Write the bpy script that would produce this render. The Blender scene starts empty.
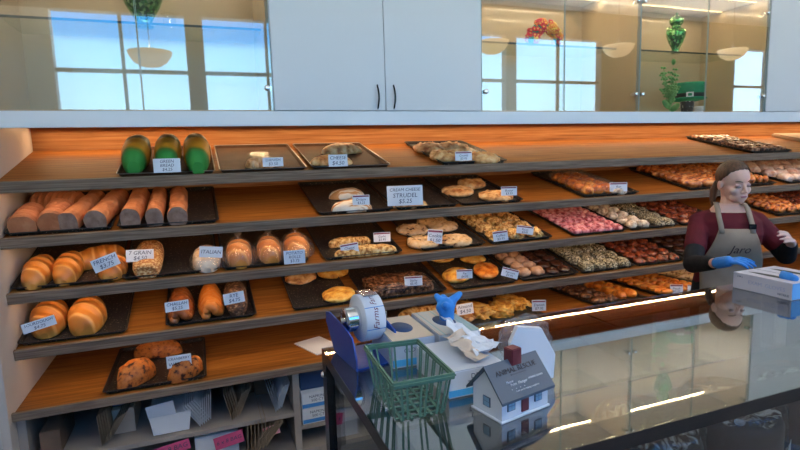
import bpy, bmesh, math, random
from mathutils import Vector, Matrix, noise
random.seed(7)
C = bpy.context.scene.collection
PI = math.pi
# ------------------------------------------------------------------ camera
CAM = Vector((0, 0, 1.67))
FPX = 530.0
yw, pt, rl = math.radians(20.6), math.radians(7.45), math.radians(-1.69)
fw = Vector((math.sin(yw), math.cos(yw), 0)); rt = Vector((math.cos(yw), -math.sin(yw), 0)); up = Vector((0, 0, 1))
F = fw*math.cos(pt) - up*math.sin(pt); U0 = up*math.cos(pt) + fw*math.sin(pt)
RT = rt*math.cos(rl) + U0*math.sin(rl); UP = U0*math.cos(rl) - rt*math.sin(rl)
cd = bpy.data.cameras.new('camera'); cam = bpy.data.objects.new('camera', cd); C.objects.link(cam)
cd.sensor_width = 36; cd.lens = FPX/800*36; cd.clip_start = .02
cam.matrix_world = Matrix.Translation(CAM) @ Matrix((RT, UP, -F)).transposed().to_4x4()
bpy.context.scene.camera = cam
sc = bpy.context.scene
sc.view_settings.view_transform = 'Standard'; sc.view_settings.look = 'None'
sc.view_settings.gamma = 1; sc.view_settings.use_curve_mapping = False
sc.view_settings.exposure = 0.38
# ------------------------------------------------------------------ sky
w = bpy.data.worlds.new('sky'); sc.world = w; w.use_nodes = True
nt = w.node_tree; bg = nt.nodes['Background']
tc = nt.nodes.new('ShaderNodeTexCoord'); sx = nt.nodes.new('ShaderNodeSeparateXYZ'); cr = nt.nodes.new('ShaderNodeValToRGB')
nt.links.new(tc.outputs['Generated'], sx.inputs[0]); nt.links.new(sx.outputs['Z'], cr.inputs[0]); nt.links.new(cr.outputs[0], bg.inputs[0])
e = cr.color_ramp.elements
e[0].position = 0.0; e[0].color = (.50, .78, .95, 1); e[1].position = .6; e[1].color = (.06, .24, .66, 1)
for p_, c_ in ((.12, (.38, .70, .97, 1)), (.188, (.28, .65, .97, 1)), (.202, (.06, .34, .80, 1))):
    n_ = e.new(p_); n_.color = c_
bg.inputs[1].default_value = 4.6
# ------------------------------------------------------------------ large lamps
def area(name, loc, size, size_y, power, col, rot=(0, 0, 0), parent=None):
    l = bpy.data.lights.new(name, 'AREA'); l.shape = 'RECTANGLE'; l.size = size; l.size_y = size_y
    l.energy = power; l.color = col
    o = bpy.data.objects.new(name, l); C.objects.link(o); o.location = loc; o.rotation_euler = rot
    if parent: o.parent = parent
    return o
LED_COL = (1.0, .66, .36)
LED_POWER = 5.2
# ------------------------------------------------------------------ helpers: materials
def mat(name, col=(.8, .8, .8), rough=.5, metal=0, spec=.5, emit=None, es=0, coat=0, alpha=None):
    m = bpy.data.materials.new(name); m.use_nodes = True; b = m.node_tree.nodes['Principled BSDF']
    b.inputs['Base Color'].default_value = (*col, 1); b.inputs['Roughness'].default_value = rough
    b.inputs['Metallic'].default_value = metal; b.inputs['Specular IOR Level'].default_value = spec
    b.inputs['Coat Weight'].default_value = coat; b.inputs['Coat Roughness'].default_value = .06
    if emit: b.inputs['Emission Color'].default_value = (*emit, 1); b.inputs['Emission Strength'].default_value = es
    return m
def noisy(name, stops, scale=8, stretch=(1, 1, 1), detail=4, rough=.6, bump=0, bscale=None, coord='Object', kind='noise', spec=.4, coat=0, dist=0, mixz=None, metal=0):
    """stops: list of (pos, colour) along a noise; mixz: list of (pos, colour) multiplied along generated z"""
    m = mat(name, stops[0][1], rough, metal, spec, coat=coat); t = m.node_tree; b = t.nodes['Principled BSDF']
    tc = t.nodes.new('ShaderNodeTexCoord'); mp = t.nodes.new('ShaderNodeMapping'); mp.inputs['Scale'].default_value = stretch
    t.links.new(tc.outputs[coord], mp.inputs[0])
    oi = t.nodes.new('ShaderNodeObjectInfo')
    mu = t.nodes.new('ShaderNodeMath'); mu.operation = 'MULTIPLY'; mu.inputs[1].default_value = 37
    t.links.new(oi.outputs['Random'], mu.inputs[0]); t.links.new(mu.outputs[0], mp.inputs['Location'])
    if kind == 'noise':
        n = t.nodes.new('ShaderNodeTexNoise'); n.inputs['Scale'].default_value = scale; n.inputs['Detail'].default_value = detail
        n.inputs['Distortion'].default_value = dist; out = n.outputs[0]
    else:
        n = t.nodes.new('ShaderNodeTexVoronoi'); n.inputs['Scale'].default_value = scale
        out = n.outputs['Color'] if kind == 'cells' else n.outputs['Distance']
    t.links.new(mp.outputs[0], n.inputs['Vector'])
    r = t.nodes.new('ShaderNodeValToRGB'); t.links.new(out, r.inputs[0]); el = r.color_ramp.elements
    while len(el) < len(stops): el.new(.5)
    for i, (p, c) in enumerate(stops): el[i].position = p; el[i].color = (*c, 1)
    last = r.outputs[0]
    if mixz:
        s = t.nodes.new('ShaderNodeSeparateXYZ'); t.links.new(tc.outputs['Generated'], s.inputs[0])
        r2 = t.nodes.new('ShaderNodeValToRGB'); el = r2.color_ramp.elements
        while len(el) < len(mixz): el.new(.5)
        for i, (p, c) in enumerate(mixz): el[i].position = p; el[i].color = (*c, 1)
        t.links.new(s.outputs['Z'], r2.inputs[0])
        mx = t.nodes.new('ShaderNodeMix'); mx.data_type = 'RGBA'; mx.blend_type = 'MULTIPLY'; mx.inputs[0].default_value = 1
        t.links.new(last, mx.inputs[6]); t.links.new(r2.outputs[0], mx.inputs[7]); last = mx.outputs[2]
    t.links.new(last, b.inputs['Base Color'])
    if bump:
        n2 = t.nodes.new('ShaderNodeTexNoise'); n2.inputs['Scale'].default_value = bscale or scale; n2.inputs['Detail'].default_value = 3
        t.links.new(mp.outputs[0], n2.inputs['Vector'])
        bp = t.nodes.new('ShaderNodeBump'); bp.inputs['Strength'].default_value = bump; bp.inputs['Distance'].default_value = .01
        t.links.new(n2.outputs[0], bp.inputs['Height']); t.links.new(bp.outputs[0], b.inputs['Normal'])
    return m
def film(name, tint=(1, 1, 1), refl=1.0, add=0, bump=0, body=0.0, bodycol=(.9, .95, 1), ior=1.5, rough=.02, bscale=25):
    """thin clear sheet: transparent plus Fresnel reflection, no refraction"""
    m = bpy.data.materials.new(name); m.use_nodes = True; t = m.node_tree; t.nodes.clear()
    o = t.nodes.new('ShaderNodeOutputMaterial'); tr = t.nodes.new('ShaderNodeBsdfTransparent'); tr.inputs[0].default_value = (*tint, 1)
    gl = t.nodes.new('ShaderNodeBsdfGlossy'); gl.inputs['Roughness'].default_value = rough; gl.inputs[0].default_value = (1, 1, 1, 1)
    fr = t.nodes.new('ShaderNodeFresnel'); ge = t.nodes.new('ShaderNodeNewGeometry')
    mr = t.nodes.new('ShaderNodeMapRange'); mr.inputs['To Min'].default_value = ior; mr.inputs['To Max'].default_value = 1/ior
    t.links.new(ge.outputs['Backfacing'], mr.inputs['Value']); t.links.new(mr.outputs[0], fr.inputs[0])   # same reflectance from either side
    mu = t.nodes.new('ShaderNodeMath'); mu.operation = 'MULTIPLY_ADD'; mu.inputs[1].default_value = refl; mu.inputs[2].default_value = add; mu.use_clamp = True
    t.links.new(fr.outputs[0], mu.inputs[0])
    mx = t.nodes.new('ShaderNodeMixShader'); t.links.new(mu.outputs[0], mx.inputs[0])
    base = tr.outputs[0]
    if body:
        df = t.nodes.new('ShaderNodeBsdfDiffuse'); df.inputs[0].default_value = (*bodycol, 1)
        m2 = t.nodes.new('ShaderNodeMixShader'); m2.inputs[0].default_value = body
        t.links.new(tr.outputs[0], m2.inputs[1]); t.links.new(df.outputs[0], m2.inputs[2]); base = m2.outputs[0]
    t.links.new(base, mx.inputs[1]); t.links.new(gl.outputs[0], mx.inputs[2]); t.links.new(mx.outputs[0], o.inputs[0])
    if bump:
        tc = t.nodes.new('ShaderNodeTexCoord'); n2 = t.nodes.new('ShaderNodeTexNoise'); n2.inputs['Scale'].default_value = bscale
        t.links.new(tc.outputs['Object'], n2.inputs['Vector']); bp = t.nodes.new('ShaderNodeBump'); bp.inputs['Strength'].default_value = bump
        bp.inputs['Distance'].default_value = .02
        t.links.new(n2.outputs[0], bp.inputs['Height']); t.links.new(bp.outputs[0], gl.inputs['Normal']); t.links.new(bp.outputs[0], fr.inputs['Normal'])
    return m
M = {}
M['wood'] = noisy('warm_wood_board', [(.3, (.18, .055, .009)), (.5, (.28, .096, .016)), (.72, (.38, .145, .026))], 5, (.5, 9, 14), 6, .55, .08, 9, spec=.15, dist=.6)
M['backwood'] = noisy('back_wall_wood', [(.3, (.25, .10, .035)), (.5, (.36, .16, .06)), (.72, (.46, .23, .095))], 5, (.5, 9, 14), 6, .55, .08, 9, spec=.15, dist=.6)
M['lip'] = noisy('grey_brown_wood', [(.3, (.13, .085, .058)), (.5, (.22, .155, .11)), (.7, (.31, .23, .165))], 6, (.7, 10, 22), 6, .6, .1, 9, spec=.2, dist=.5)
M['white'] = mat('white_laminate', (.66, .67, .69), .35)
M['fascia'] = mat('white_fascia', (.80, .81, .83), .35)
M['door'] = mat('pale_grey_laminate', (.67, .66, .67), .33)
M['beige'] = mat('beige_laminate', (.50, .39, .26), .3, coat=.9)
M['panel'] = noisy('cream_end_panel', [(.3, (.55, .49, .44)), (.7, (.62, .56, .51))], 3, (1, 1, 1), 3, .5)
M['black'] = mat('black_enamel', (.012, .012, .014), .25)
M['blackmat'] = mat('black_matte', (.02, .02, .022), .6)
M['tray'] = noisy('dark_sheet_pan', [(.0, (.017, .016, .016)), (.635, (.018, .017, .017)), (.67, (.30, .23, .16)), (.75, (.30, .24, .18))], 90, (1, 1, 1), 2, .33, .05, 40, spec=.5)
M['tray2'] = noisy('brown_sheet_pan', [(.3, (.05, .026, .014)), (.7, (.09, .048, .026))], 7, (1, 1, 1), 3, .6, 0, spec=.15)
M['rim'] = mat('worn_steel', (.35, .32, .3), .3, .9)
M['chrome'] = mat('chrome', (.8, .8, .82), .12, 1)
M['led'] = mat('led_strip', (1, .8, .5), .4, emit=(1, .66, .30), es=2.5)
M['glass'] = film('door_glass', (.88, .92, .92), 2.5)
M['shelfglass'] = film('shelf_glass', (.88, .93, .9), .5)
M['glassedge'] = mat('dark_glass_edge', (.03, .05, .045), .15)
M['topglass'] = film('counter_glass', (.70, .72, .70), .7, ior=1.5, add=.2)
M['sideglass'] = film('counter_side_glass', (.85, .87, .86), .8)
M['wrap'] = film('clear_wrap', (.98, .98, .98), 1.2, bump=.7, body=.05, rough=.08)
M['dome'] = film('clear_dome', (.96, .96, .96), 1.2, bump=.15, body=.0, rough=.04)
M['card'] = mat('white_card', (.72, .76, .82), .6)
M['ink'] = mat('dark_blue_ink', (.05, .07, .13), .6)
M['inkred'] = mat('maroon_ink', (.22, .04, .07), .6)
M['paper'] = noisy('kraft_paper', [(.3, (.30, .22, .15)), (.7, (.38, .29, .2))], 6, rough=.8)
M['darkpaper'] = noisy('brown_paper', [(.3, (.13, .085, .06)), (.7, (.2, .13, .09))], 5, rough=.8)
M['whitepaper'] = mat('white_paper', (.78, .79, .82), .7)
M['pink'] = mat('pink_note', (.72, .10, .24), .7)
M['floor'] = noisy('floor_tile', [(.3, (.22, .2, .19)), (.7, (.3, .28, .26))], 3, rough=.4)
M['wall'] = noisy('painted_wall', [(.3, (.60, .585, .56)), (.7, (.66, .64, .61))], 2, rough=.7)
M['frame'] = mat('dark_window_frame', (.05, .045, .045), .5)
# ------------------------------------------------------------------ helpers: geometry
class MB:
    def __init__(s): s.v = []; s.f = []; s.m = []; s.mats = []; s.sm = []
    def mi(s, m):
        if m not in s.mats: s.mats.append(m)
        return s.mats.index(m)
    def add(s, vs, fs, m, smooth=False):
        b = len(s.v); s.v += [tuple(v) for v in vs]; k = s.mi(m)
        for f in fs: s.f.append([b+i for i in f]); s.m.append(k); s.sm.append(smooth)
        return s
    def box(s, x0, x1, y0, y1, z0, z1, m, T=None):
        vs = [Vector((x, y, z)) for z in (z0, z1) for y in (y0, y1) for x in (x0, x1)]
        if T: vs = [T @ v for v in vs]
        return s.add(vs, [(0, 2, 3, 1), (4, 5, 7, 6), (0, 1, 5, 4), (2, 6, 7, 3), (0, 4, 6, 2), (1, 3, 7, 5)], m)
    def bbox(s, x0, x1, y0, y1, z0, z1, m, b=.003, T=None):
        bm = bmesh.new(); bmesh.ops.create_cube(bm, size=1)
        for v in bm.verts: v.co = Vector(((x0+x1)/2+v.co.x*(x1-x0), (y0+y1)/2+v.co.y*(y1-y0), (z0+z1)/2+v.co.z*(z1-z0)))
        bmesh.ops.bevel(bm, geom=bm.edges[:], offset=b, segments=2, affect='EDGES')
        s.bm(bm, m, T); return s
    def bm(s, bm, m, T=None, smooth=False):
        bm.verts.index_update(); vs = [(T @ v.co if T else v.co.copy()) for v in bm.verts]
        s.add(vs, [[v.index for v in f.verts] for f in bm.faces], m, smooth); bm.free()
    def ell(s, c, r, m, T=None, sub=3):
        bm = bmesh.new(); bmesh.ops.create_icosphere(bm, subdivisions=sub, radius=1)
        for v in bm.verts: v.co = Vector((c[0]+v.co.x*r[0], c[1]+v.co.y*r[1], c[2]+v.co.z*r[2]))
        s.bm(bm, m, T, True); return s
    def cap(s, p0, r0, p1, r1, m, n=12):
        """tapered capsule"""
        p0 = Vector(p0); p1 = Vector(p1); d = (p1-p0); L = d.length; q = d.to_track_quat('Z', 'Y').to_matrix() if L > 1e-6 else Matrix.Identity(3)
        rings = []
        for i in range(5): a = -PI/2+i*PI/8; rings.append((math.sin(a)*r0, math.cos(a)*r0))
        for i in range(5): a = i*PI/8; rings.append((L+math.sin(a)*r1, math.cos(a)*r1))
        vs = []
        for z, r in rings:
            for j in range(n): t = 2*PI*j/n; vs.append(p0 + q @ Vector((max(r, 1e-4)*math.cos(t), max(r, 1e-4)*math.sin(t), z)))
        R = len(rings)
        fs = [(i*n+j, i*n+(j+1) % n, (i+1)*n+(j+1) % n, (i+1)*n+j) for i in range(R-1) for j in range(n)]
        fs += [tuple(range(n))[::-1], tuple((R-1)*n+j for j in range(n))]
        return s.add(vs, fs, m, True)
    def lathe(s, prof, m, n=32, T=None, c=(0, 0, 0), smooth=True, cap=True):
        vs = [Vector((c[0]+r*math.cos(2*PI*j/n), c[1]+r*math.sin(2*PI*j/n), c[2]+z)) for r, z in prof for j in range(n)]
        if T: vs = [T @ v for v in vs]
        R = len(prof); fs = [(i*n+j, i*n+(j+1) % n, (i+1)*n+(j+1) % n, (i+1)*n+j) for i in range(R-1) for j in range(n)]
        if cap: fs += [tuple(range(n))[::-1], tuple((R-1)*n+j for j in range(n))]
        return s.add(vs, fs, m, smooth)
    def prism(s, poly, d0, d1, m, ax='Y', T=None):
        n = len(poly)
        def p(a, b, d): return Vector((a, d, b)) if ax == 'Y' else (Vector((d, a, b)) if ax == 'X' else Vector((a, b, d)))
        vs = [p(a, b, d0) for a, b in poly]+[p(a, b, d1) for a, b in poly]
        if T: vs = [T @ v for v in vs]
        return s.add(vs, [tuple(range(n))[::-1], tuple(n+i for i in range(n))]+[(i, (i+1) % n, n+(i+1) % n, n+i) for i in range(n)], m)
    def tube(s, pts, r, m, n=8, closed=False):
        pts = [Vector(p) for p in pts]; N = len(pts); vs = []
        rr = r if isinstance(r, (list, tuple)) else [r]*N; up_ = Vector((0, 0, 1))
        for i, p in enumerate(pts):
            t = (pts[(i+1) % N]-pts[i-1]) if closed else (pts[min(i+1, N-1)]-pts[max(i-1, 0)])
            t.normalize(); a = t.cross(up_)
            if a.length < 1e-3: a = t.cross(Vector((1, 0, 0)))
            a.normalize(); b = a.cross(t)
            for j in range(n): q = 2*PI*j/n; vs.append(p+a*math.cos(q)*rr[i]+b*math.sin(q)*rr[i])
        fs = [((i*n+j), (i*n+(j+1) % n), (((i+1) % N)*n+(j+1) % n), (((i+1) % N)*n+j)) for i in range(N if closed else N-1) for j in range(n)]
        if not closed: fs += [tuple(range(n))[::-1], tuple((N-1)*n+j for j in range(n))]
        return s.add(vs, fs, m, True)
    def mesh(s, name):
        me = bpy.data.meshes.new(name); me.from_pydata(s.v, [], s.f)
        for m in s.mats: me.materials.append(m)
        me.polygons.foreach_set('material_index', s.m); me.polygons.foreach_set('use_smooth', s.sm)
        bm = bmesh.new(); bm.from_mesh(me); bmesh.ops.recalc_face_normals(bm, faces=bm.faces[:]); bm.to_mesh(me); bm.free()
        me.update(); return me
def link(name, me, parent=None, MX=None, label=None, cat=None, group=None, kind=None):
    o = bpy.data.objects.new(name, me); C.objects.link(o)
    if parent: o.parent = parent
    if MX is not None: o.matrix_basis = MX
    if label: o['label'] = label
    if cat: o['category'] = cat
    if group: o['group'] = group
    if kind: o['kind'] = kind
    return o
def empty(name, MX, label, cat, group=None):
    o = link(name, None, None, MX, label, cat, group); o.empty_display_size = .05; return o
def struct(name, mb): return link(name, mb.mesh(name), kind='structure')
def evalmesh(me, mods):
    o = bpy.data.objects.new('work', me); C.objects.link(o)
    for kind, kw in mods:
        m = o.modifiers.new(kind, kind)
        for k_, v_ in kw.items(): setattr(m, k_, v_)
    dg = bpy.context.evaluated_depsgraph_get(); dg.update()
    r = bpy.data.meshes.new_from_object(o.evaluated_get(dg)); bpy.data.objects.remove(o); return r
def T_(x, y, z): return Matrix.Translation((x, y, z))
def RZ(a): return Matrix.Rotation(a, 4, 'Z')
def RX(a): return Matrix.Rotation(a, 4, 'X')
def RY(a): return Matrix.Rotation(a, 4, 'Y')
def SC(x, y, z): return Matrix.Diagonal((x, y, z, 1))
# where the ray through a pixel of the photograph meets a real plane of the room
def ray(px, py): return F*FPX + RT*(px-400) - UP*(py-225)
def onY(px, py, Y): d = ray(px, py); return CAM + d*(Y/d.y)
def onZ(px, py, Z): d = ray(px, py); return CAM + d*((Z-1.67)/d.z)
# ------------------------------------------------------------------ room shell
XL = -.871; YB = 3.6; YF = 2.885; Y5 = 2.76; XR = 6.6; CEIL = 4.1
HC = 1.10
struct('floor', MB().box(-3.2, 12.6, -2.1, 3.75, -.08, 0, M['floor']))
struct('ceiling', MB().box(-3.2, 12.6, -2.1, 3.75, CEIL, CEIL+.1, M['wall']))
struct('wall_back', MB().box(-3.2, 12.6, YB+.03, YB+.15, 0, CEIL, M['wall']))
struct('wall_left', MB().box(-3.3, -3.2, -2.1, 3.75, 0, CEIL, M['wall']))
struct('wall_right', MB().box(12.6, 12.7, -2.1, 3.75, 0, CEIL, M['wall']))
# shop front behind the camera: wall with tall windows, partly seen in reflections
wins = [(-1.60, -.03), (.2, 1.9), (2.0, 3.5), (3.6, 5.0), (5.2, 7.0), (10.4, 11.4)]  # unseen middle openings are added to light the room
wf = MB(); zt = 3.62; zb = 2.1  # sill set high to cut the light on the shelves
wf.box(-3.2, 12.6, -2.15, -2.0, zt, CEIL, M['frame']); wf.box(-3.2, 12.6, -2.15, -2.0, 0, zb, M['wall'])
edges = [-3.2]+[q for w_ in wins for q in w_]+[12.6]
for i in range(0, len(edges), 2): wf.box(edges[i], edges[i+1], -2.15, -2.0, zb, zt, M['wall'] if i == 0 else M['frame'])
struct('wall_front', wf)
for i, (a, b) in enumerate(wins):
    m = MB(); m.box(a, b, -2.1, -2.05, 2.86, 2.91, M['frame']); m.box(a, b, -2.1, -2.04, zb, zb+.05, M['frame'])
    if b-a > 1.3: m.box((a+b)/2-.02, (a+b)/2+.02, -2.1, -2.05, zb, zt, M['frame'])
    struct('window_%d' % (i+1), m)
# side panel that closes the shelving on the left
struct('wall_side_panel', MB().bbox(XL-.035, XL, 2.72, YB+.02, 0, 1.90, M['panel'], .002))
# wood back of the shelving
struct('wall_shelf_back', MB().box(XL, XR, YB, YB+.02, .6, 1.898, M['backwood']))
# ------------------------------------------------------------------ display shelves
TLT = math.radians(13)
LIPZ = {1: -.065, 2: -.322, 3: -.583, 4: -.853, 5: -1.108}
ORD = {1: 'top', 2: 'second', 3: 'third', 4: 'fourth', 5: 'bottom'}
def frame(k):
    z = LIPZ[k]+1.67-.014
    return (Matrix.Translation((0, Y5, z)), 0.0) if k == 5 else (Matrix.Translation((0, YF, z)) @ RX(TLT), TLT)
SF = {k: frame(k)[0] for k in LIPZ}
def at(k, px, py, h=.006):
    A = SF[k]; n = (A.to_3x3() @ Vector((0, 0, 1))); o = A.translation + n*h - CAM
    d = ray(px, py); P = CAM + d*(o.dot(n)/d.dot(n)); q = A.inverted() @ P; return q.x, q.y
for k in LIPZ:
    A = SF[k]; depth = (YB-Y5) if k == 5 else (YB-YF)/math.cos(TLT)
    kx = {5: .04}.get(k, .052)
    t = empty('display_shelf', A, {1: 'long sloping wooden bread shelf directly under the white cabinets', 2: 'second sloping wooden shelf from the top, carrying the tube loaves at left',
        3: 'third wooden shelf from the top, carrying the bagged rolls and pink doughnuts', 4: 'fourth wooden shelf from the top, carrying the braided loaves',
        5: 'lowest wooden shelf, level, just above the paper bag cubbies'}[k], 'shelf', 'wooden display shelves')
    link('shelf_board', MB().box(XL+.001, XR, .012, depth-.004, -.022, 0, M['wood']).mesh('shelf_board'), t)
    link('front_lip', MB().bbox(XL+.001 if k > 1 else XL-.6, XR, -.006, .012, .014-kx, .014, M['lip'], .0015).mesh('front_lip'), t)
    link('light_strip', MB().box(XL+.03, XR, .03, .036, -.026, -.0225, M['led']).mesh('light_strip'), t)
    if k < 5:
        o = area('shelf_light', (0, 0, 0), XR-XL-.1, .012, LED_POWER, LED_COL); o.parent = t
        o.matrix_basis = T_((XR+XL)/2, .045, -.030) @ RX(math.radians(22))
# ------------------------------------------------------------------ upper cabinets
CB, CT = 1.67+.262, 1.67+1.145; CF = 3.0
struct('trim_1', MB().bbox(XL-.6, XR, CF-.022, CF, 1.67+.181, CB-.003, M['fascia'], .002))
lt = empty('cabinet_underlight', T_(0, 3.53, 1.67+.2275), 'thin warm light strip under the cabinets along the top shelf', 'light strip')
link('strip', MB().box(XL+.02, XR, -.003, .003, -.004, -.0005, M['led']).mesh('strip'), lt)
link('light_shield', MB().box(XL+.02, XR, .005, .008, -.008, 0, M['wood']).mesh('light_shield'), lt)  # added shield that keeps the strip's light off the wall behind
o = area('under_cabinet_light', (0, 0, 0), XR-XL-.1, .004, 15.0, LED_COL); o.parent = lt; o.matrix_basis = T_((XR+XL)/2, 0, -.009) @ RX(math.radians(-15))
def glass_door(p, x0, x1, hinge_left):
    d = link('door', MB().box(x0+.002, x1-.002, CF-.016, CF-.010, CB+.004, CT-.01, M['glass']).mesh('glass_door'), p)
    for xa in (x0+.002, x1-.004): link('glass_edge', MB().box(xa, xa+.002, CF-.0165, CF-.0095, CB+.004, CT-.01, M['shelfedge']).mesh('glass_edge'), d)
    hx = x0+.03 if hinge_left else x1-.03
    for z in (CB+.12, CT-.13):
        g = MB(); sgn = 1 if hinge_left else -1
        g.lathe([(.013, 0), (.015, .003), (.015, .009), (.010, .012)], M['chrome'], 16, T=T_(hx, CF-.017, z) @ RX(PI/2))
        g.bbox(min(hx, hx-sgn*.02)-.004, max(hx, hx-sgn*.02)+.004, CF-.008, CF+.035, z-.012, z+.012, M['chrome'], .003)
        link('hinge', g.mesh('hinge'), d)
M['shelfedge'] = mat('polished_glass_edge', (.35, .42, .40), .15)
def cabinet(x0, xm, x1, glazed, label, handles=False):
    t = empty('wall_cabinet', T_(0, 0, 0), label, 'cabinet', 'cabinets above the bread shelves')
    a, b = x0+.0005, x1-.0005
    lining = M['beige'] if glazed else M['white']
    m = MB(); m.box(a, a+.016, CF, YB-.02, 1.912, CT, lining); m.box(b-.016, b, CF, YB-.02, 1.912, CT, lining)
    m.box(a+.016, b-.016, CF+.001, YB-.02, CT-.02, CT, lining); m.box(a+.016, b-.016, YB-.02, YB-.003, CB-.02, CT, lining)
    m.box(a+.016, b-.016, CF+.001, YB-.02, CB-.02, CB, lining)
    link('body', m.mesh('cabinet_body'), t)
    link('bottom_board', MB().box(a+.016, b-.016, CF+.001, YB-.021, 1.67+.229, 1.67+.24, M['wood']).mesh('bottom_board'), t)
    if glazed:
        g = link('glass_shelf', MB().box(a+.018, b-.018, CF+.2, YB-.024, 1.67+.728, 1.67+.736, M['shelfglass']).mesh('glass_shelf'), t)
        link('front_edge', MB().box(a+.018, b-.018, CF+.196, CF+.200, 1.67+.726, 1.67+.738, M['glassedge']).mesh('front_edge'), g)
        for yy, zz in ((CF+.09, CT-.024), (CF+.385, CT-.024)):
            link('light_strip', MB().box(a+.02, b-.02, yy-.004, yy+.004, zz-.003, zz+.002, M['led']).mesh('light_strip'), t)
            o = area('cabinet_light', (0, 0, 0), b-a-.06, .004, (1.3 if x0 < 0 else 2.1)*(b-a), (1, .72, .42)); o.parent = t; o.matrix_basis = T_((a+b)/2, yy, zz-.006)
        glass_door(t_ := t, x0, xm, True); glass_door(t, xm, x1, False)
    else:
        for (p, q) in ((x0, xm), (xm, x1)):
            d = link('door', MB().bbox(p+.002, q-.002, CF-.020, CF-.001, CB+.002, CT+.06, M['door'], .0015).mesh('door'), t)
            if handles:
                hx = xm-.05 if p == x0 else xm+.05
                pts = [(hx, CF-.020-.026*math.sin(PI*i/10), 1.67+.275+.135*i/10) for i in range(11)]
                link('handle', MB().tube(pts, [.0045+.001*math.sin(PI*i/10) for i in range(11)], M['black'], 10).mesh('handle'), d)
    return t
cabinet(XL, -.23, .412, True, 'glass-fronted cabinet at the left end, holding the large green vase')
cabinet(.412, 1.055, 1.692, False, 'closed pale grey double-door cabinet with two black bow handles', True)
cabinet(1.692, 2.317, 2.96, True, 'glass-fronted cabinet holding the red and gold flower arch')
cabinet(2.96, 3.598, 4.253, True, 'glass-fronted cabinet holding the green hat and patterned urn')
cabinet(4.253, 4.95, XR, False, 'closed pale grey cabinet at the right end of the row')
struct('trim_2', MB().box(XL-.6, XR, CF+.002, YB, CT+.062, CEIL, M['wall']))
# ------------------------------------------------------------------ trays
def tray_mesh(m, rim):
    b = MB(); W, L = .46, .655
    def loop(w, l, z, r=.02):
        vs = []
        for cx, cy, a0 in ((w/2-r, l/2-r, 0), (-w/2+r, l/2-r, PI/2), (-w/2+r, -l/2+r, PI), (w/2-r, -l/2+r, 1.5*PI)):
            for i in range(5): a = a0+i*PI/8; vs.append(Vector((cx+r*math.cos(a), cy+r*math.sin(a), z)))
        return vs
    L_ = [loop(W-.03, L-.03, .0005), loop(W-.012, L-.012, .020), loop(W-.004, L-.004, .0225), loop(W, L, .022), loop(W, L, .018),
          loop(W-.006, L-.006, .018), loop(W-.014, L-.014, .019), loop(W-.030, L-.030, .0035)]
    n = 20
    for i in range(7):
        b.add(L_[i]+L_[i+1], [(j, (j+1) % n, n+(j+1) % n, n+j) for j in range(n)], rim if i in (1, 2, 3, 4, 5) else m, True)
    b.add(L_[0], [tuple(range(n))], m); b.add(L_[7], [tuple(range(n))], m)
    return b.mesh('sheet_tray')
TM = {'d': tray_mesh(M['tray'], M['blackmat']), 'b': tray_mesh(M['tray2'], M['rim'])}
def tray(k, x0, x1, label, kind='d', s0=.045):
    w_ = x1-x0
    return link('sheet_tray', TM[kind], None, SF[k] @ T_((x0+x1)/2, s0+.3275, .0005) @ SC((w_-.008)/.46, 1, 1), label, 'tray', 'sheet trays on the shelves')
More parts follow.
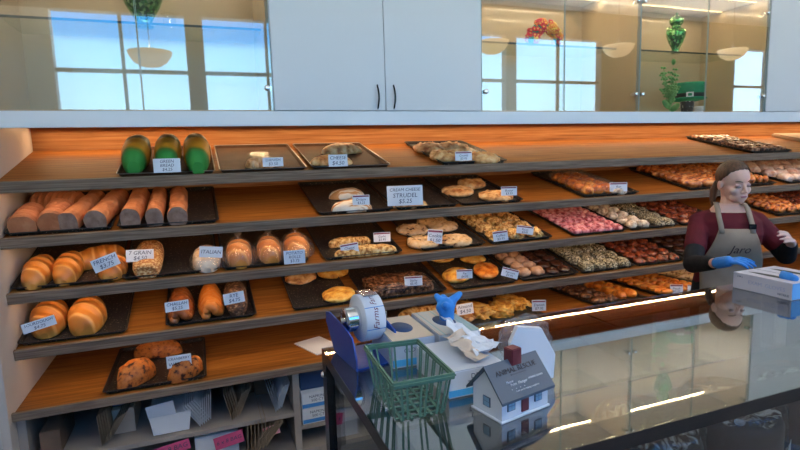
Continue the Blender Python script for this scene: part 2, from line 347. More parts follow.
for a in [(1, -.38, .09, 'dark tray under the three green-wrapped loaves', 'b'), (1, .10, .57, 'brown metal tray under the single boxed pastry on the top shelf', 'b'),
          (1, .59, 1.06, 'brown metal tray under two long filled pastries on the top shelf', 'b'), (1, 1.38, 1.85, 'dark tray of crumbly pastries on the top shelf, middle', 'd'),
          (1, 4.06, 4.53, 'dark tray filled with small chocolate pieces on the top shelf', 'd'),
          (2, -.87, -.41, 'dark tray at the left end of the second shelf under flat sliced loaves', 'd'), (2, -.40, .09, 'dark crumb-strewn tray under the round tube loaves', 'd'),
          (2, .61, 1.07, 'dark tray under two drizzled pastries on the second shelf', 'd'), (2, 1.08, 1.50, 'dark tray behind the large price card on the second shelf', 'd'),
          (2, 1.51, 1.97, 'dark tray under three golden round cakes on the second shelf', 'd'), (2, 2.44, 2.94, 'dark tray under the wrapped orange pull-apart bread', 'd'),
          (2, 3.42, 3.89, 'dark tray of glazed orange pastries just left of the woman\'s head', 'd'), (2, 3.90, 4.37, 'dark tray of glazed pastries partly behind the woman\'s head', 'd'),
          (2, 4.50, 4.97, 'dark tray of pale iced pastries on the second shelf, right of the woman', 'd'), (2, 4.99, 5.46, 'rightmost dark tray on the second shelf', 'd'),
          (3, -.87, -.41, 'dark tray at the left end of the third shelf under two golden loaves', 'd'), (3, -.40, .07, 'dark tray on the third shelf holding the seeded loaf', 'd'),
          (3, .08, .55, 'dark tray under the bagged rolls', 'd'), (3, .63, 1.12, 'dark tray under the long cheese sticks', 'd'), (3, 1.23, 1.69, 'dark tray under the chocolate chip cookies', 'd'),
          (3, 1.71, 2.20, 'dark tray of crumb cakes left of the pink doughnuts', 'd'), (3, 2.36, 2.84, 'dark tray filled with pink frosted doughnuts', 'd'),
          (3, 2.86, 3.33, 'dark tray of white and speckled pastries right of the pink doughnuts', 'd'), (3, 3.35, 3.82, 'dark tray of red-brown fruit pastries left of the woman\'s shoulder', 'd'),
          (3, 4.40, 4.87, 'dark tray of orange pastries on the third shelf, right of the woman', 'd'),
          (4, -.87, -.39, 'dark tray under the two largest round loaves', 'd'), (4, -.22, .25, 'dark tray under two braided loaves and a dark seeded loaf', 'd'),
          (4, .44, .80, 'dark tray under three round golden pies on the fourth shelf', 'd'), (4, .86, 1.41, 'dark tray under the nut-covered slab', 'd'),
          (4, 1.45, 1.93, 'dark tray under a pie and an orange pastry on the fourth shelf', 'd'), (4, 1.95, 2.42, 'dark tray of round buns on the fourth shelf', 'd'),
          (4, 2.44, 2.92, 'dark tray of white speckled sticks on the fourth shelf', 'd'), (4, 2.94, 3.41, 'dark tray of chocolate-topped rounds on the fourth shelf', 'd'),
          (4, 3.43, 3.90, 'dark tray at the woman\'s elbow on the fourth shelf', 'd')]:
    tray(*a)
tray(5, -.52, -.03, 'dark tray with three cranberry walnut loaves on the bottom shelf', 'd', .06)
tray(5, .95, 1.45, 'dark tray on the bottom shelf behind the glove boxes', 'd', .15); tray(5, 1.55, 2.15, 'dark tray under the wrapped danish on the bottom shelf', 'd', .15)
tray(5, 2.60, 3.08, 'dark tray of nut pastries and orange rolls on the bottom shelf', 'd', .15); tray(5, 3.20, 3.68, 'dark tray of orange danishes on the bottom shelf', 'd', .15)
tray(5, 3.70, 4.18, 'dark tray of sprinkled cones beside the woman\'s sleeve', 'd', .15)
# ------------------------------------------------------------------ baked goods: materials
def crust(name, pale, mid, dark, sc_=10, bump=.25, **k):
    return noisy(name, [(.3, mid), (.55, tuple((a+b)/2 for a, b in zip(mid, dark))), (.75, dark)], sc_, (1, 1, 1), 5, .42, bump, 30,
                 mixz=[(0, tuple(min(1.8, p/m_) for p, m_ in zip(pale, mid))), (.45, (1, 1, 1)), (1, (1, 1, 1))], **k)
B = {}
B['gold'] = crust('golden_crust', (.62, .36, .15), (.68, .25, .045), (.56, .15, .015), 7, .12, coat=.25)
def slashes(m, n=5.5, col=(.86, .46, .14)):
    t = m.node_tree; b = t.nodes['Principled BSDF']; src = b.inputs['Base Color'].links[0].from_socket
    tc = t.nodes.new('ShaderNodeTexCoord'); w_ = t.nodes.new('ShaderNodeTexWave'); w_.bands_direction = 'Y'; w_.inputs['Scale'].default_value = n; w_.inputs['Distortion'].default_value = 2.2; w_.inputs['Detail Scale'].default_value = .6
    mp = t.nodes.new('ShaderNodeMapping'); mp.inputs['Rotation'].default_value = (0, 0, .35); t.links.new(tc.outputs['Object'], mp.inputs[0]); t.links.new(mp.outputs[0], w_.inputs[0])
    r = t.nodes.new('ShaderNodeValToRGB'); r.color_ramp.elements[0].position = .80; r.color_ramp.elements[0].color = (0, 0, 0, 1); r.color_ramp.elements[1].position = .99; r.color_ramp.elements[1].color = (.6, .6, .6, 1); t.links.new(w_.outputs[1], r.inputs[0])
    x = t.nodes.new('ShaderNodeMix'); x.data_type = 'RGBA'; t.links.new(r.outputs[0], x.inputs[0]); t.links.new(src, x.inputs[6]); x.inputs[7].default_value = (*col, 1); t.links.new(x.outputs[2], b.inputs['Base Color'])
    bp = t.nodes.new('ShaderNodeBump'); bp.inputs['Strength'].default_value = .9; bp.inputs['Distance'].default_value = .012; t.links.new(w_.outputs[1], bp.inputs['Height']); t.links.new(bp.outputs[0], b.inputs['Normal'])
slashes(B['gold'])
B['tube'] = noisy('rough_loaf_crust', [(.25, (.36, .12, .05)), (.5, (.50, .19, .08)), (.75, (.60, .28, .14))], 14, (1, 1, 1), 6, .6, .5, 45)
B['crumbcut'] = noisy('grey_rye_crumb', [(.3, (.24, .14, .10)), (.7, (.38, .25, .19))], 30, rough=.9, bump=.3, bscale=60)
B['slice'] = noisy('sliced_bread_crust', [(.25, (.36, .11, .04)), (.6, (.52, .19, .08)), (.8, (.62, .30, .15))], 10, (1, 5, 1), 5, .6, .5, 40)
B['seed'] = noisy('seeded_crust', [(.35, (.36, .12, .035)), (.5, (.55, .25, .08)), (.6, (.72, .48, .22)), (.75, (.82, .66, .42))], 95, (1, 1, 1), 3, .6, .6, 70)
B['dark'] = noisy('dark_seeded_crust', [(.4, (.06, .03, .018)), (.55, (.17, .08, .04)), (.68, (.42, .27, .15))], 70, (1, 1, 1), 3, .6, .6, 80)
B['braid'] = crust('glossy_braid_crust', (.42, .18, .07), (.40, .12, .03), (.22, .05, .014), 12, .2, coat=.5)
B['braido'] = crust('orange_braid_crust', (.55, .25, .08), (.66, .22, .035), (.50, .13, .02), 12, .3, coat=.4)
B['cran'] = noisy('cranberry_walnut_crust', [(.36, (.05, .012, .008)), (.45, (.42, .12, .025)), (.6, (.56, .18, .035)), (.75, (.22, .05, .015))], 34, (1, 1, 1), 4, .5, .5, 40)
B['crumb'] = noisy('crumb_topping', [(.36, (.36, .13, .03)), (.46, (.70, .36, .10)), (.58, (.88, .58, .22)), (.72, (.95, .78, .44))], 45, (1, 1, 1), 4, .7, .7, 60)
B['cheese'] = noisy('melted_cheese', [(.34, (.56, .18, .025)), (.48, (.86, .42, .06)), (.66, (.95, .66, .20))], 22, (1, 1, 1), 4, .45, .5, 40, coat=.2)
B['goldp'] = noisy('golden_filled_pastry', [(.34, (.42, .14, .04)), (.48, (.76, .38, .13)), (.66, (.92, .64, .32))], 24, (1, 1, 1), 4, .5, .6, 45)
B['flake'] = noisy('pale_flaky_pastry', [(.3, (.50, .30, .14)), (.5, (.70, .50, .28)), (.75, (.80, .66, .44))], 16, (1, 3, 1), 5, .6, .5, 45)
B['drizzle'] = noisy('drizzled_pastry', [(.38, (.55, .26, .09)), (.5, (.64, .34, .14)), (.56, (.85, .76, .62)), (.8, (.88, .8, .68))], 10, (5, .8, 1), 2, .5, .3, 40)
B['choc'] = noisy('chocolate_glaze', [(.3, (.025, .009, .006)), (.55, (.06, .02, .011)), (.75, (.14, .05, .028))], 30, (1, 1, 1), 3, .3, .4, 50, coat=.4)
B['chip'] = noisy('chocolate_chip_dough', [(.33, (.09, .035, .02)), (.40, (.66, .38, .16)), (.6, (.78, .53, .28)), (.8, (.84, .64, .40))], 38, (1, 1, 1), 3, .6, .4, 45)
B['nut'] = noisy('nut_glaze', [(.38, (.03, .011, .006)), (.5, (.15, .055, .025)), (.62, (.36, .17, .08)), (.75, (.58, .38, .22))], 42, (1, 1, 1), 4, .35, .7, 55, coat=.5)
B['pinkf'] = noisy('pink_frosting', [(.38, (.34, .05, .06)), (.5, (.74, .22, .25)), (.7, (.92, .58, .54))], 34, (1, 1, 1), 3, .4, .3, 30)
B['paleice'] = noisy('pale_icing', [(.3, (.60, .30, .20)), (.5, (.82, .60, .50)), (.7, (.90, .80, .74))], 18, (1, 1, 1), 3, .4, .3, 30)
B['whitecr'] = noisy('white_crumbs', [(.35, (.42, .28, .20)), (.48, (.76, .62, .46)), (.7, (.88, .80, .66))], 40, (1, 1, 1), 3, .7, .6, 60)
B['speck'] = noisy('speckled_topping', [(.40, (.05, .045, .03)), (.5, (.26, .22, .13)), (.6, (.52, .47, .33)), (.8, (.75, .70, .54))], 110, (1, 1, 1), 2, .6, .6, 80)
B['cone'] = noisy('dotted_cone_pastry', [(.38, (.30, .12, .03)), (.46, (.80, .52, .22)), (.7, (.88, .66, .36))], 50, (1, 1, 1), 2, .5, .3, 60)
B['red'] = noisy('red_fruit_glaze', [(.35, (.05, .012, .008)), (.52, (.22, .04, .018)), (.7, (.50, .15, .06))], 35, (1, 1, 1), 3, .3, .5, 45, coat=.4)
B['orange'] = noisy('orange_glaze', [(.34, (.40, .08, .012)), (.5, (.72, .21, .025)), (.7, (.86, .42, .09))], 24, (1, 1, 1), 4, .35, .45, 40, coat=.3)
B['glaze'] = noisy('glazed_bun', [(.36, (.20, .04, .014)), (.5, (.56, .16, .035)), (.68, (.78, .38, .13))], 26, (1, 1, 1), 4, .3, .5, 40, coat=.5)
B['bun'] = noisy('browned_bun', [(.3, (.30, .13, .07)), (.55, (.56, .33, .20)), (.8, (.70, .50, .36))], 20, (1, 1, 1), 4, .5, .4, 40)
B['flour'] = noisy('floured_crust', [(.35, (.62, .40, .22)), (.6, (.80, .68, .54))], 9, (1, 1, 1), 4, .6, .2, 30)
# ------------------------------------------------------------------ baked goods: shapes (unit footprint, axis along y, base at z=0)
def nz(p, s, o=0): return noise.noise(Vector((p[0]*s+o, p[1]*s+o*1.7, p[2]*s-o)))
def loaf(W, L, H, m, p=.42, ridge=0, nr=4, skew=.6, rough=.03, seed=0, nu=30, nv=28, flat=.36, cut=None, ns=14):
    b = MB(); vs = []
    for i in range(nu+1):
        u = i/nu
        if cut: e0 = 1 if u < .5 else min(1, (1-u)/.12)**.5; r = max(e0, .02)
        else: r = max(math.sin(PI*min(max(u, .004), .996))**p, .02)
        for j in range(nv):
            t = 2*PI*j/nv; c, s_ = math.cos(t), math.sin(t)
            x = abs(c)**.85*(1 if c > 0 else -1); z = abs(s_)**.85*(1 if s_ > 0 else -1)
            k = 1+rough*2*nz((x*W, u*L, z*H), ns, seed)
            if ridge and s_ > 0:
                q = math.sin(PI*nr*(u+skew*.12*c))**2
                k += ridge*(q-.5)*s_
            z = max(z*k, -flat); z = (z+flat)/(1+flat)
            zz = z*H*(r**.8); vs.append(Vector((x*W/2*k*r, (u-.5)*L, zz)))
    fs = [(i*nv+j, i*nv+(j+1) % nv, (i+1)*nv+(j+1) % nv, (i+1)*nv+j) for i in range(nu) for j in range(nv)]
    b.add(vs, fs, m, True)
    if cut:
        b.add(vs[:nv], [tuple(range(nv))], cut)
        b.add(vs[-nv:], [tuple(range(nv))], m, True)
    else: b.add(vs[:nv], [tuple(range(nv))], m, True); b.add(vs[-nv:], [tuple(range(nv))], m, True)
    return b
def patty(R, H, m, seed=0, rough=.06, n=40, base=None, dome=.5, ns=30, edge=.35):
    """round flat cake: bottom, side, domed lumpy top"""
    b = MB(); prof = [(0, 0), (.86, 0), (1, .25), (1, .55), (.93, .78), (.8, .9), (.6, .96), (.38, .99), (.18, 1), (.02, 1)]
    vs = []
    for i, (r, z) in enumerate(prof):
        for j in range(n):
            a = 2*PI*j/n; x, y = r*math.cos(a)*R, r*math.sin(a)*R
            k = 1+rough*nz((x, y, z*H), ns, seed); zz = z*H*(1 + (rough*4*nz((x, y, 0), ns*1.6, seed+3) if i > 2 else 0))
            if i == 0: vs.append(Vector((0.001*math.cos(a), .001*math.sin(a), 0)))
            else: vs.append(Vector((x*k, y*k, zz*(1 if i < 4 else (1-dome*.3+dome*.3*(1-r*r))))))
    fs = [(i*n+j, i*n+(j+1) % n, (i+1)*n+(j+1) % n, (i+1)*n+j) for i in range(len(prof)-1) for j in range(n)]
    b.add(vs, fs, m, True); b.add(vs[-n:], [tuple(range(n))], m, True); return b
def lump(W, L, H, m, seed=0, rough=.12, ns=22, sub=4, pw=1.0):
    b = MB(); bm = bmesh.new(); bmesh.ops.create_icosphere(bm, subdivisions=sub, radius=1)
    for v in bm.verts:
        c = v.co.normalized(); x, y, z = [abs(q)**pw*(1 if q > 0 else -1) for q in c]
        k = 1+rough*nz((c.x*W, c.y*L, c.z*H), ns, seed)*2
        z = max(z*k, -.45); v.co = Vector((x*k*W/2, y*k*L/2, (z+.45)/1.45*H))
    b.bm(bm, m, None, True); return b
def ring(R, r, H, m, seed=0, n=26, k=12, rough=.08):
    b = MB(); vs = []
    for i in range(n):
        a = 2*PI*i/n
        for j in range(k):
            t = 2*PI*j/k; q = 1+rough*nz((math.cos(a)*R, math.sin(a)*R, math.sin(t)*r), 40, seed)*2
            rr = R-r+r*math.cos(t)*q; z = max(math.sin(t)*q, -.6); vs.append(Vector((rr*math.cos(a), rr*math.sin(a), (z+.6)/1.6*H)))
    b.add(vs, [(i*k+j, ((i+1) % n)*k+j, ((i+1) % n)*k+(j+1) % k, i*k+(j+1) % k) for i in range(n) for j in range(k)], m, True); return b
def braid(W, L, H, m, seed=0, turns=2.2):
    b = MB()
    for s_ in range(3):
        pts = []; rr = []
        for i in range(36):
            u = i/35; ph = 2*PI*(turns*u+s_/3); env = math.sin(PI*(.10+.80*u))**.35
            pts.append((W*.29*math.sin(ph)*env, (u-.5)*L*.92, H*.42+H*.24*math.cos(2*ph)*env)); rr.append(W*.19*(.35+.65*env))
        b.tube(pts, rr, m, 12)
    zm = min(v[2] for v in b.v); b.v = [(v[0], v[1], max(v[2]-zm-.012, 0)) for v in b.v]; return b
def twist(W, L, H, m, seed=0, n=5):
    """plump pastry folded into overlapping bumps"""
    b = MB()
    for i in range(n):
        u = (i+.5)/n-.5; b.ell((0.12*W*(-1)**i, u*L*.86, H*.45), (W*.40, L/n*.72, H*.55), m, sub=2)
    b.v = [(v[0], v[1], max(v[2], 0)) for v in b.v]; return b
MESH = {}
def proto(key, b):
    me = b.mesh(key); MESH.setdefault(key, []).append(me); me['d'] = 1; return me
def fam(key, fn, n=3):
    for i in range(n): proto(key, fn(i*3.7+1))
fam('golden_loaf', lambda s: loaf(.14, .30, .10, B['gold'], .33, .05, 4, .6, .03, s, 60), 3)
fam('round_loaf', lambda s: loaf(.17, .26, .12, B['gold'], .38, .04, 4, .6, .03, s, 60), 2)
fam('tube_loaf', lambda s: loaf(.10, .44, .10, B['tube'], .4, .035, 7, .2, .06, s, 50, cut=B['crumbcut'], flat=.8), 3)
fam('sliced_loaf', lambda s: loaf(.13, .24, .10, B['slice'], .4, .17, 8, .2, .05, s, 60, cut=B['slice'], flat=.6), 2)
fam('seeded_loaf', lambda s: loaf(.12, .26, .12, B['seed'], .09, .05, 4, .3, .03, s, 44, flat=.8), 1)
fam('dark_seeded_loaf', lambda s: loaf(.10, .24, .12, B['dark'], .2, .04, 3, .3, .06, s, flat=.8), 1)
fam('braided_loaf', lambda s: braid(.14, .26, .13, B['braid'], s), 1)
fam('orange_braided_loaf', lambda s: braid(.14, .26, .14, B['braido'], s), 1)
fam('walnut_loaf', lambda s: loaf(.15, .24, .11, B['cran'], .5, .05, 3, 1.5, .10, s, 40, ns=20), 3)
fam('filled_pastry', lambda s: loaf(.12, .30, .055, B['goldp'], .5, .05, 6, .5, .10, s, 40), 2)
fam('flaky_pastry', lambda s: loaf(.12, .2, .06, B['flake'], .45, .08, 7, .5, .12, s, 40), 2)
fam('drizzled_pastry', lambda s: loaf(.11, .19, .06, B['drizzle'], .5, .05, 5, .5, .08, s, 40), 2)
fam('cheese_stick', lambda s: loaf(.09, .40, .055, B['crumb'], .25, .05, 5, .5, .12, s, 50), 2)
fam('round_cake', lambda s: patty(.09, .045, B['goldp'], s, .10), 3)
fam('cheese_pie', lambda s: patty(.09, .04, B['cheese'], s, .07), 3)
fam('cookie', lambda s: patty(.08, .05, B['chip'], s, .10), 3)
fam('crumb_cake', lambda s: lump(.16, .15, .055, B['crumb'], s, .2, 40), 3)
fam('nut_slab', lambda s: lump(.40, .26, .045, B['nut'], s, .10, 30, 5, .35), 1)
fam('orange_oval', lambda s: patty(.09, .035, B['orange'], s, .05), 1)
fam('doughnut', lambda s: ring(.047, .022, .033, B['pinkf'], s), 3)
fam('crumb_bun', lambda s: lump(.08, .10, .042, B['whitecr'], s, .15, 45, 3), 3)
fam('speckled_stick', lambda s: loaf(.075, .125, .04, B['speck'], .3, .03, 3, .4, .08, s, 16, 14), 3)
fam('fruit_danish', lambda s: patty(.046, .03, B['red'], s, .2, 20, ns=50), 3)
fam('chocolate_round', lambda s: patty(.046, .03, B['choc'], s, .1, 20, ns=50), 3)
fam('chocolate_square', lambda s: lump(.085, .09, .035, B['nut'], s, .14, 50, 3, .5), 3)
fam('glazed_twist', lambda s: twist(.12, .15, .055, B['glaze'], s, 4), 3)
fam('iced_bun', lambda s: lump(.12, .12, .05, B['paleice'], s, .2, 30, 3), 3)
fam('small_bun', lambda s: lump(.09, .09, .045, B['bun'], s, .12, 30, 3), 3)
fam('orange_danish', lambda s: twist(.11, .16, .04, B['orange'], s, 4), 3)
fam('orange_roll', lambda s: lump(.07, .13, .05, B['orange'], s, .12, 30, 3), 3)
fam('nut_bun', lambda s: lump(.10, .11, .04, B['nut'], s, .25, 40, 3), 3)
fam('cheese_danish', lambda s: lump(.2, .3, .07, B['cheese'], s, .22, 26, 4, .7), 3)
dims = {}
def dim(me):
    if me.name not in dims:
        xs = [v.co for v in me.vertices]; dims[me.name] = [max(c[i] for c in xs)-min(c[i] for c in xs) for i in range(3)]
    return dims[me.name]
cnt = {}
def place(key, k, X, s, label, cat, group=None, rz=0, W=None, L=None, H=None, h=.006, name=None):
    i = cnt.get(key, 0); cnt[key] = i+1; me = MESH[key][i % len(MESH[key])]; d = dim(me)
    S = SC((W or d[0])/d[0], (L or d[1])/d[1], (H or d[2])/d[2])
    return link(name or key, me, None, SF[k] @ T_(X, s, h) @ RZ(rz) @ S, label, cat, group)
def item(key, k, x0, x1, yb, L, H, label, cat, group=None, rz=0, h=.006, name=None, across=False):
    """x0, x1, yb: left, right and front-bottom of the thing; it stands on the shelf or tray there"""
    a = at(k, x0, yb); b = at(k, x1, yb); W = abs(b[0]-a[0]); s = (a[1]+b[1])/2
    s = max(s, .03)
    if across: return place(key, k, (a[0]+b[0])/2, s+L/2, label, cat, group, PI/2+rz, L, W, H, h, name)
    return place(key, k, (a[0]+b[0])/2, s+L/2, label, cat, group, rz, W, L, H, h, name)
def wrapbag(o, W, L, H, tuft=True, m=None):
    """clear bag round a roll, gathered into a tuft"""
    b = MB(); nu, nv = 22, 26; vs = []
    for i in range(nu+1):
        u = i/nu; r = math.sin(PI*(.02+.96*u))**.45
        for j in range(nv):
            t = 2*PI*j/nv; k = 1.06+.07*nz((math.cos(t)*.3, u*.5, math.sin(t)*.3), 18, i % 3)
            vs.append(Vector((math.cos(t)*W/2*r*k*(1.16-.30*math.sin(t)), (u-.5)*L*1.08, max(math.sin(t)*k, -.42)*H*.68*r+.30*H)))
    b.add(vs, [(i*nv+j, i*nv+(j+1) % nv, (i+1)*nv+(j+1) % nv, (i+1)*nv+j) for i in range(nu) for j in range(nv)], m or M['wrap'], True)
    if tuft:
        c = Vector((0, L*.12, H*.98))
        for i in range(9):
            a = 2*PI*i/9; b.add([c+Vector((.006*math.cos(a), .006*math.sin(a), 0)), c+Vector((.006*math.cos(a+.9), .006*math.sin(a+.9), 0)),
                                 c+Vector((.028*math.cos(a+.8), .028*math.sin(a+.8), .030)), c+Vector((.028*math.cos(a), .028*math.sin(a), .022))], [(0, 1, 2, 3)], m or M['wrap'], True)
        b.lathe([(.007, -.006), (.005, 0), (.007, .005)], M['rim'], 10, c=c)
    return link('clear_bag', b.mesh('clear_bag'), o)
# ------------------------------------------------------------------ top shelf
MG = mat('green_loaf_wrap', (.1, .4, .1), .6, spec=.25)
def bands(m):
    t = m.node_tree; b = t.nodes['Principled BSDF']; tc = t.nodes.new('ShaderNodeTexCoord'); s = t.nodes.new('ShaderNodeSeparateXYZ')
    n = t.nodes.new('ShaderNodeTexNoise'); n.inputs['Scale'].default_value = 9; a = t.nodes.new('ShaderNodeMath'); a.operation = 'MULTIPLY_ADD'; a.inputs[1].default_value = .10
    t.links.new(tc.outputs['Generated'], s.inputs[0]); t.links.new(tc.outputs['Object'], n.inputs['Vector']); t.links.new(n.outputs[0], a.inputs[0]); t.links.new(s.outputs['Y'], a.inputs[2])
    r = t.nodes.new('ShaderNodeValToRGB'); t.links.new(a.outputs[0], r.inputs[0]); e = r.color_ramp.elements
    st = [(0, (.05, .30, .055)), (.13, (.03, .22, .045)), (.19, (.10, .17, .03)), (.25, (.60, .27, .02)), (.50, (.62, .29, .02)), (.58, (.10, .11, .015)), (.70, (.08, .08, .012)), (.82, (.60, .30, .04))]
    while len(e) < len(st): e.new(.5)
    for i, (p, c) in enumerate(st): e[i].position = p; e[i].color = (*c, 1)
    t.links.new(r.outputs[0], b.inputs['Base Color'])
bands(MG)
fam('wrapped_loaf', lambda s: loaf(.13, .42, .12, MG, .22, .02, 6, .3, .03, s, 40, flat=.7), 3)
for x0, x1, lb, L in ((119, 149, 'green and amber wrapped long loaf, leftmost of the three on the top shelf', .46), (153, 182, 'green and amber wrapped long loaf behind the handwritten price card, top shelf', .50),
                      (184, 213, 'green and amber wrapped long loaf, rightmost of the three on the top shelf', .55)):
    item('wrapped_loaf', 1, x0, x1, 174, L+.06, .135, lb, 'bread', 'green-wrapped loaves on the top shelf', h=.008)
o = place('filled_pastry', 1, .325, .15, 'pastry in a small clear box on the second tray of the top shelf', 'pastry', None, PI/2, .12, .16, .06, .008, 'boxed_pastry')
fc = MB(); fc.bbox(-.075, .075, -.095, .095, -.002, .066, M['wrap'], .012); link('clear_box', fc.mesh('clear_box'), o)
item('filled_pastry', 1, 323, 366, 155, .13, .06, 'long filled cheese pastry lying at the back of the third tray, top shelf', 'pastry', None, .05, across=True, h=.008)
item('filled_pastry', 1, 312, 356, 167, .13, .055, 'long filled cheese pastry at the front of the third tray, behind a blue-lettered card', 'pastry', None, -.04, across=True, h=.008)
for x, y, lb in ((430, 152, 'crumbly round pastry at back left of the top shelf\'s fourth tray'), (454, 151, 'crumbly round pastry at back right of the top shelf\'s fourth tray'),
                 (447, 160, 'crumbly round pastry at front left of the top shelf\'s fourth tray'), (484, 162, 'crumbly pastry at the front right corner of the top shelf\'s fourth tray')):
    X, s = at(1, x, y); place('round_cake', 1, X, s+.02, lb, 'pastry', 'crumbly pastries on the top shelf', random.uniform(-.3, .3), .22, .20, .06)
def grid(key, k, X0, X1, s0, s1, nx, ns_, label, cat, group, W=None, L=None, H=None, j=.006, rzr=6, name=None):
    for a in range(nx):
        for b in range(ns_):
            place(key, k, X0+(a+.5)*(X1-X0)/nx+random.uniform(-j, j), s0+(b+.5)*(s1-s0)/ns_+random.uniform(-j, j), label, cat, group, random.uniform(-rzr, rzr), W, L, H, name=name)
grid('chocolate_square', 1, 4.09, 4.50, .07, .67, 4, 6, 'small dark chocolate square on the rightmost dark tray of the top shelf', 'pastry', 'chocolate squares on the top shelf', rzr=.2)
wb = MB(); wb.bbox(-.24, .24, -.3, .3, 0, .03, M['paper'], .008); link('wooden_board', wb.mesh('wooden_board'), None, SF[1] @ T_(5.42, .40, .002), 'pale flat board at the far right of the top shelf', 'board')
# ------------------------------------------------------------------ second shelf
G2 = 'flat sliced loaves at the left end of the second shelf'
item('sliced_loaf', 2, 9, 38, 234, .24, .10, 'flat sliced loaf nearest the left panel on the second shelf', 'bread', G2)
item('sliced_loaf', 2, 39, 67, 232, .26, .11, 'flat sliced loaf second from the left panel on the second shelf', 'bread', G2)
X, s = at(2, 55, 214); place('sliced_loaf', 2, X, .42, 'flat loaf lying crosswise behind two sliced loaves, second shelf', 'bread', G2, 1.2, .13, .26, .11)
G2 = 'long round loaves with grey cut ends on the second shelf'
for x0, x1, y, rz, lb in ((68, 90, 231, -.18, 'leftmost of the five long round loaves'), (93, 117, 229, -.16, 'second from left of the five long round loaves'),
                          (123, 145, 227, -.06, 'middle one of the five long round loaves'), (147, 166, 226, -.02, 'fourth from left of the five long round loaves'), (168, 189, 225, .0, 'rightmost of the five long round loaves')):
    item('tube_loaf', 2, x0, x1, y, .46, .10, lb, 'bread', G2, rz)
item('drizzled_pastry', 2, 330, 368, 200, .12, .06, 'drizzled pastry at the back, left tray pair of the second shelf', 'pastry', 'drizzled pastries', .1, across=True)
item('drizzled_pastry', 2, 333, 376, 213, .12, .06, 'drizzled pastry at the front, behind a small printed card, second shelf', 'pastry', 'drizzled pastries', -.05, across=True)
item('filled_pastry', 2, 391, 432, 209, .11, .05, 'golden pastry behind the largest price card on the second shelf', 'pastry', None, 0, across=True)
for x, y, W, lb in ((462, 197, .23, 'golden crumb cake at the left of the second shelf\'s third black tray'), (476, 189, .22, 'golden crumb cake at the back of the second shelf\'s third black tray'), (501, 202, .23, 'golden crumb cake at the front right, behind a small printed card')):
    X, s = at(2, x, y); place('round_cake', 2, X, s+.07, lb, 'cake', 'crumb cakes on the second shelf', random.uniform(-.3, .3), W, W*.8, .055)
grid('orange_roll', 2, 2.50, 2.76, .10, .52, 3, 5, 'small ridged orange piece of the wrapped pull-apart bread', 'bread', 'ridged orange pull-apart pieces', .09, .10, .06, rzr=.3)
m = MB(); m.bbox(-.15, .15, -.23, .23, 0, .078, M['wrap'], .03); link('clear_wrap', m.mesh('clear_wrap'), None, SF[2] @ T_(2.63, .31, .005), 'clear plastic wrap over the ridged orange pull-apart bread', 'plastic wrap')
for x, y, lb in ((610, 193, 'pinkish orange bun behind the printed card right of the pull-apart bread'), (622, 195, 'pale bun at the tray corner right of the pull-apart bread')):
    X, s = at(2, x, y); place('crumb_bun' if x > 615 else 'orange_roll', 2, X, s+.05, lb, 'bun', None, .3, .13, .13, .06)
grid('glazed_twist', 2, 3.45, 4.34, .08, .66, 6, 4, 'shiny orange twisted pastry in the trays behind and left of the woman\'s head', 'pastry', 'glazed orange twists on the second shelf', .14, .15, .06, rzr=.6)
grid('iced_bun', 2, 4.53, 5.42, .08, .66, 6, 4, 'pale iced bun on the second shelf right of the woman\'s face', 'bun', 'pale iced buns on the second shelf', .13, .13, .06)
# ------------------------------------------------------------------ third shelf
G3 = 'golden slashed loaves on the third shelf'
item('golden_loaf', 3, 17, 48, 290, .30, .10, 'golden slashed loaf nearest the left panel, third shelf', 'bread', G3)
item('golden_loaf', 3, 49, 79, 286, .30, .10, 'golden slashed loaf second from the left panel, third shelf', 'bread', G3)
X, s = at(3, 97, 270); place('golden_loaf', 3, X, s+.10, 'golden slashed loaf lying crosswise behind a price card, third shelf', 'bread', G3, -1.0, .14, .28, .09)
item('golden_loaf', 3, 96, 126, 281, .22, .09, 'golden slashed loaf at the front behind a tilted price card, third shelf', 'bread', G3)
item('seeded_loaf', 3, 132, 163, 278, .36, .09, 'seed-covered square loaf behind a white card, third shelf', 'bread')
o = item('golden_loaf', 3, 193, 223, 273, .26, .09, 'floured roll in a clear bag with blue writing, third shelf', 'bread', 'bagged rolls on the third shelf')
o.data = o.data.copy(); o.data.materials[0] = B['flour']; wrapbag(o, .14, .30, .10, False)
G3 = 'bagged rolls on the third shelf'
for x0, x1, y, lb in ((228, 255, 269, 'orange roll in a clear bag, leftmost of the three with gathered tops'), (260, 285, 265, 'orange roll in a clear bag, middle of the three with gathered tops'), (287, 314, 261, 'orange roll in a clear bag, behind the blue-lettered card on the third shelf')):
    o = item('round_loaf', 3, x0, x1, y, .26, .115, lb, 'bread', G3); wrapbag(o, .19, .27, .13)
item('cheese_stick', 3, 329, 374, 247, .09, .05, 'long cheese stick at the back of its tray, third shelf', 'pastry', 'long cheese sticks', .05, across=True)
item('cheese_stick', 3, 335, 401, 257, .09, .055, 'long cheese stick at the front, behind two small cards', 'pastry', 'long cheese sticks', 0, across=True)
for x, y, lb in ((416, 236, 'chocolate chip cookie at back left of its tray'), (447, 232, 'chocolate chip cookie at back right of its tray'), (427, 249, 'chocolate chip cookie at front left, behind a square blue card'), (461, 247, 'chocolate chip cookie at front right of its tray'), (435, 227, 'chocolate chip cookie furthest back under the shelf lip')):
    X, s = at(3, x, y); place('cookie', 3, X, s+.07, lb, 'cookie', 'large chocolate chip cookies', random.uniform(-.3, .3), .215, .18, .055)
grid('crumb_cake', 3, 1.73, 2.17, .07, .62, 3, 4, 'lumpy crumb cake on the tray left of the pink doughnuts', 'cake', 'crumb cakes on the third shelf', .145, .14, .055)
grid('doughnut', 3, 2.38, 2.82, .06, .68, 5, 7, 'pink frosted doughnut on the third shelf', 'doughnut', 'pink frosted doughnuts')
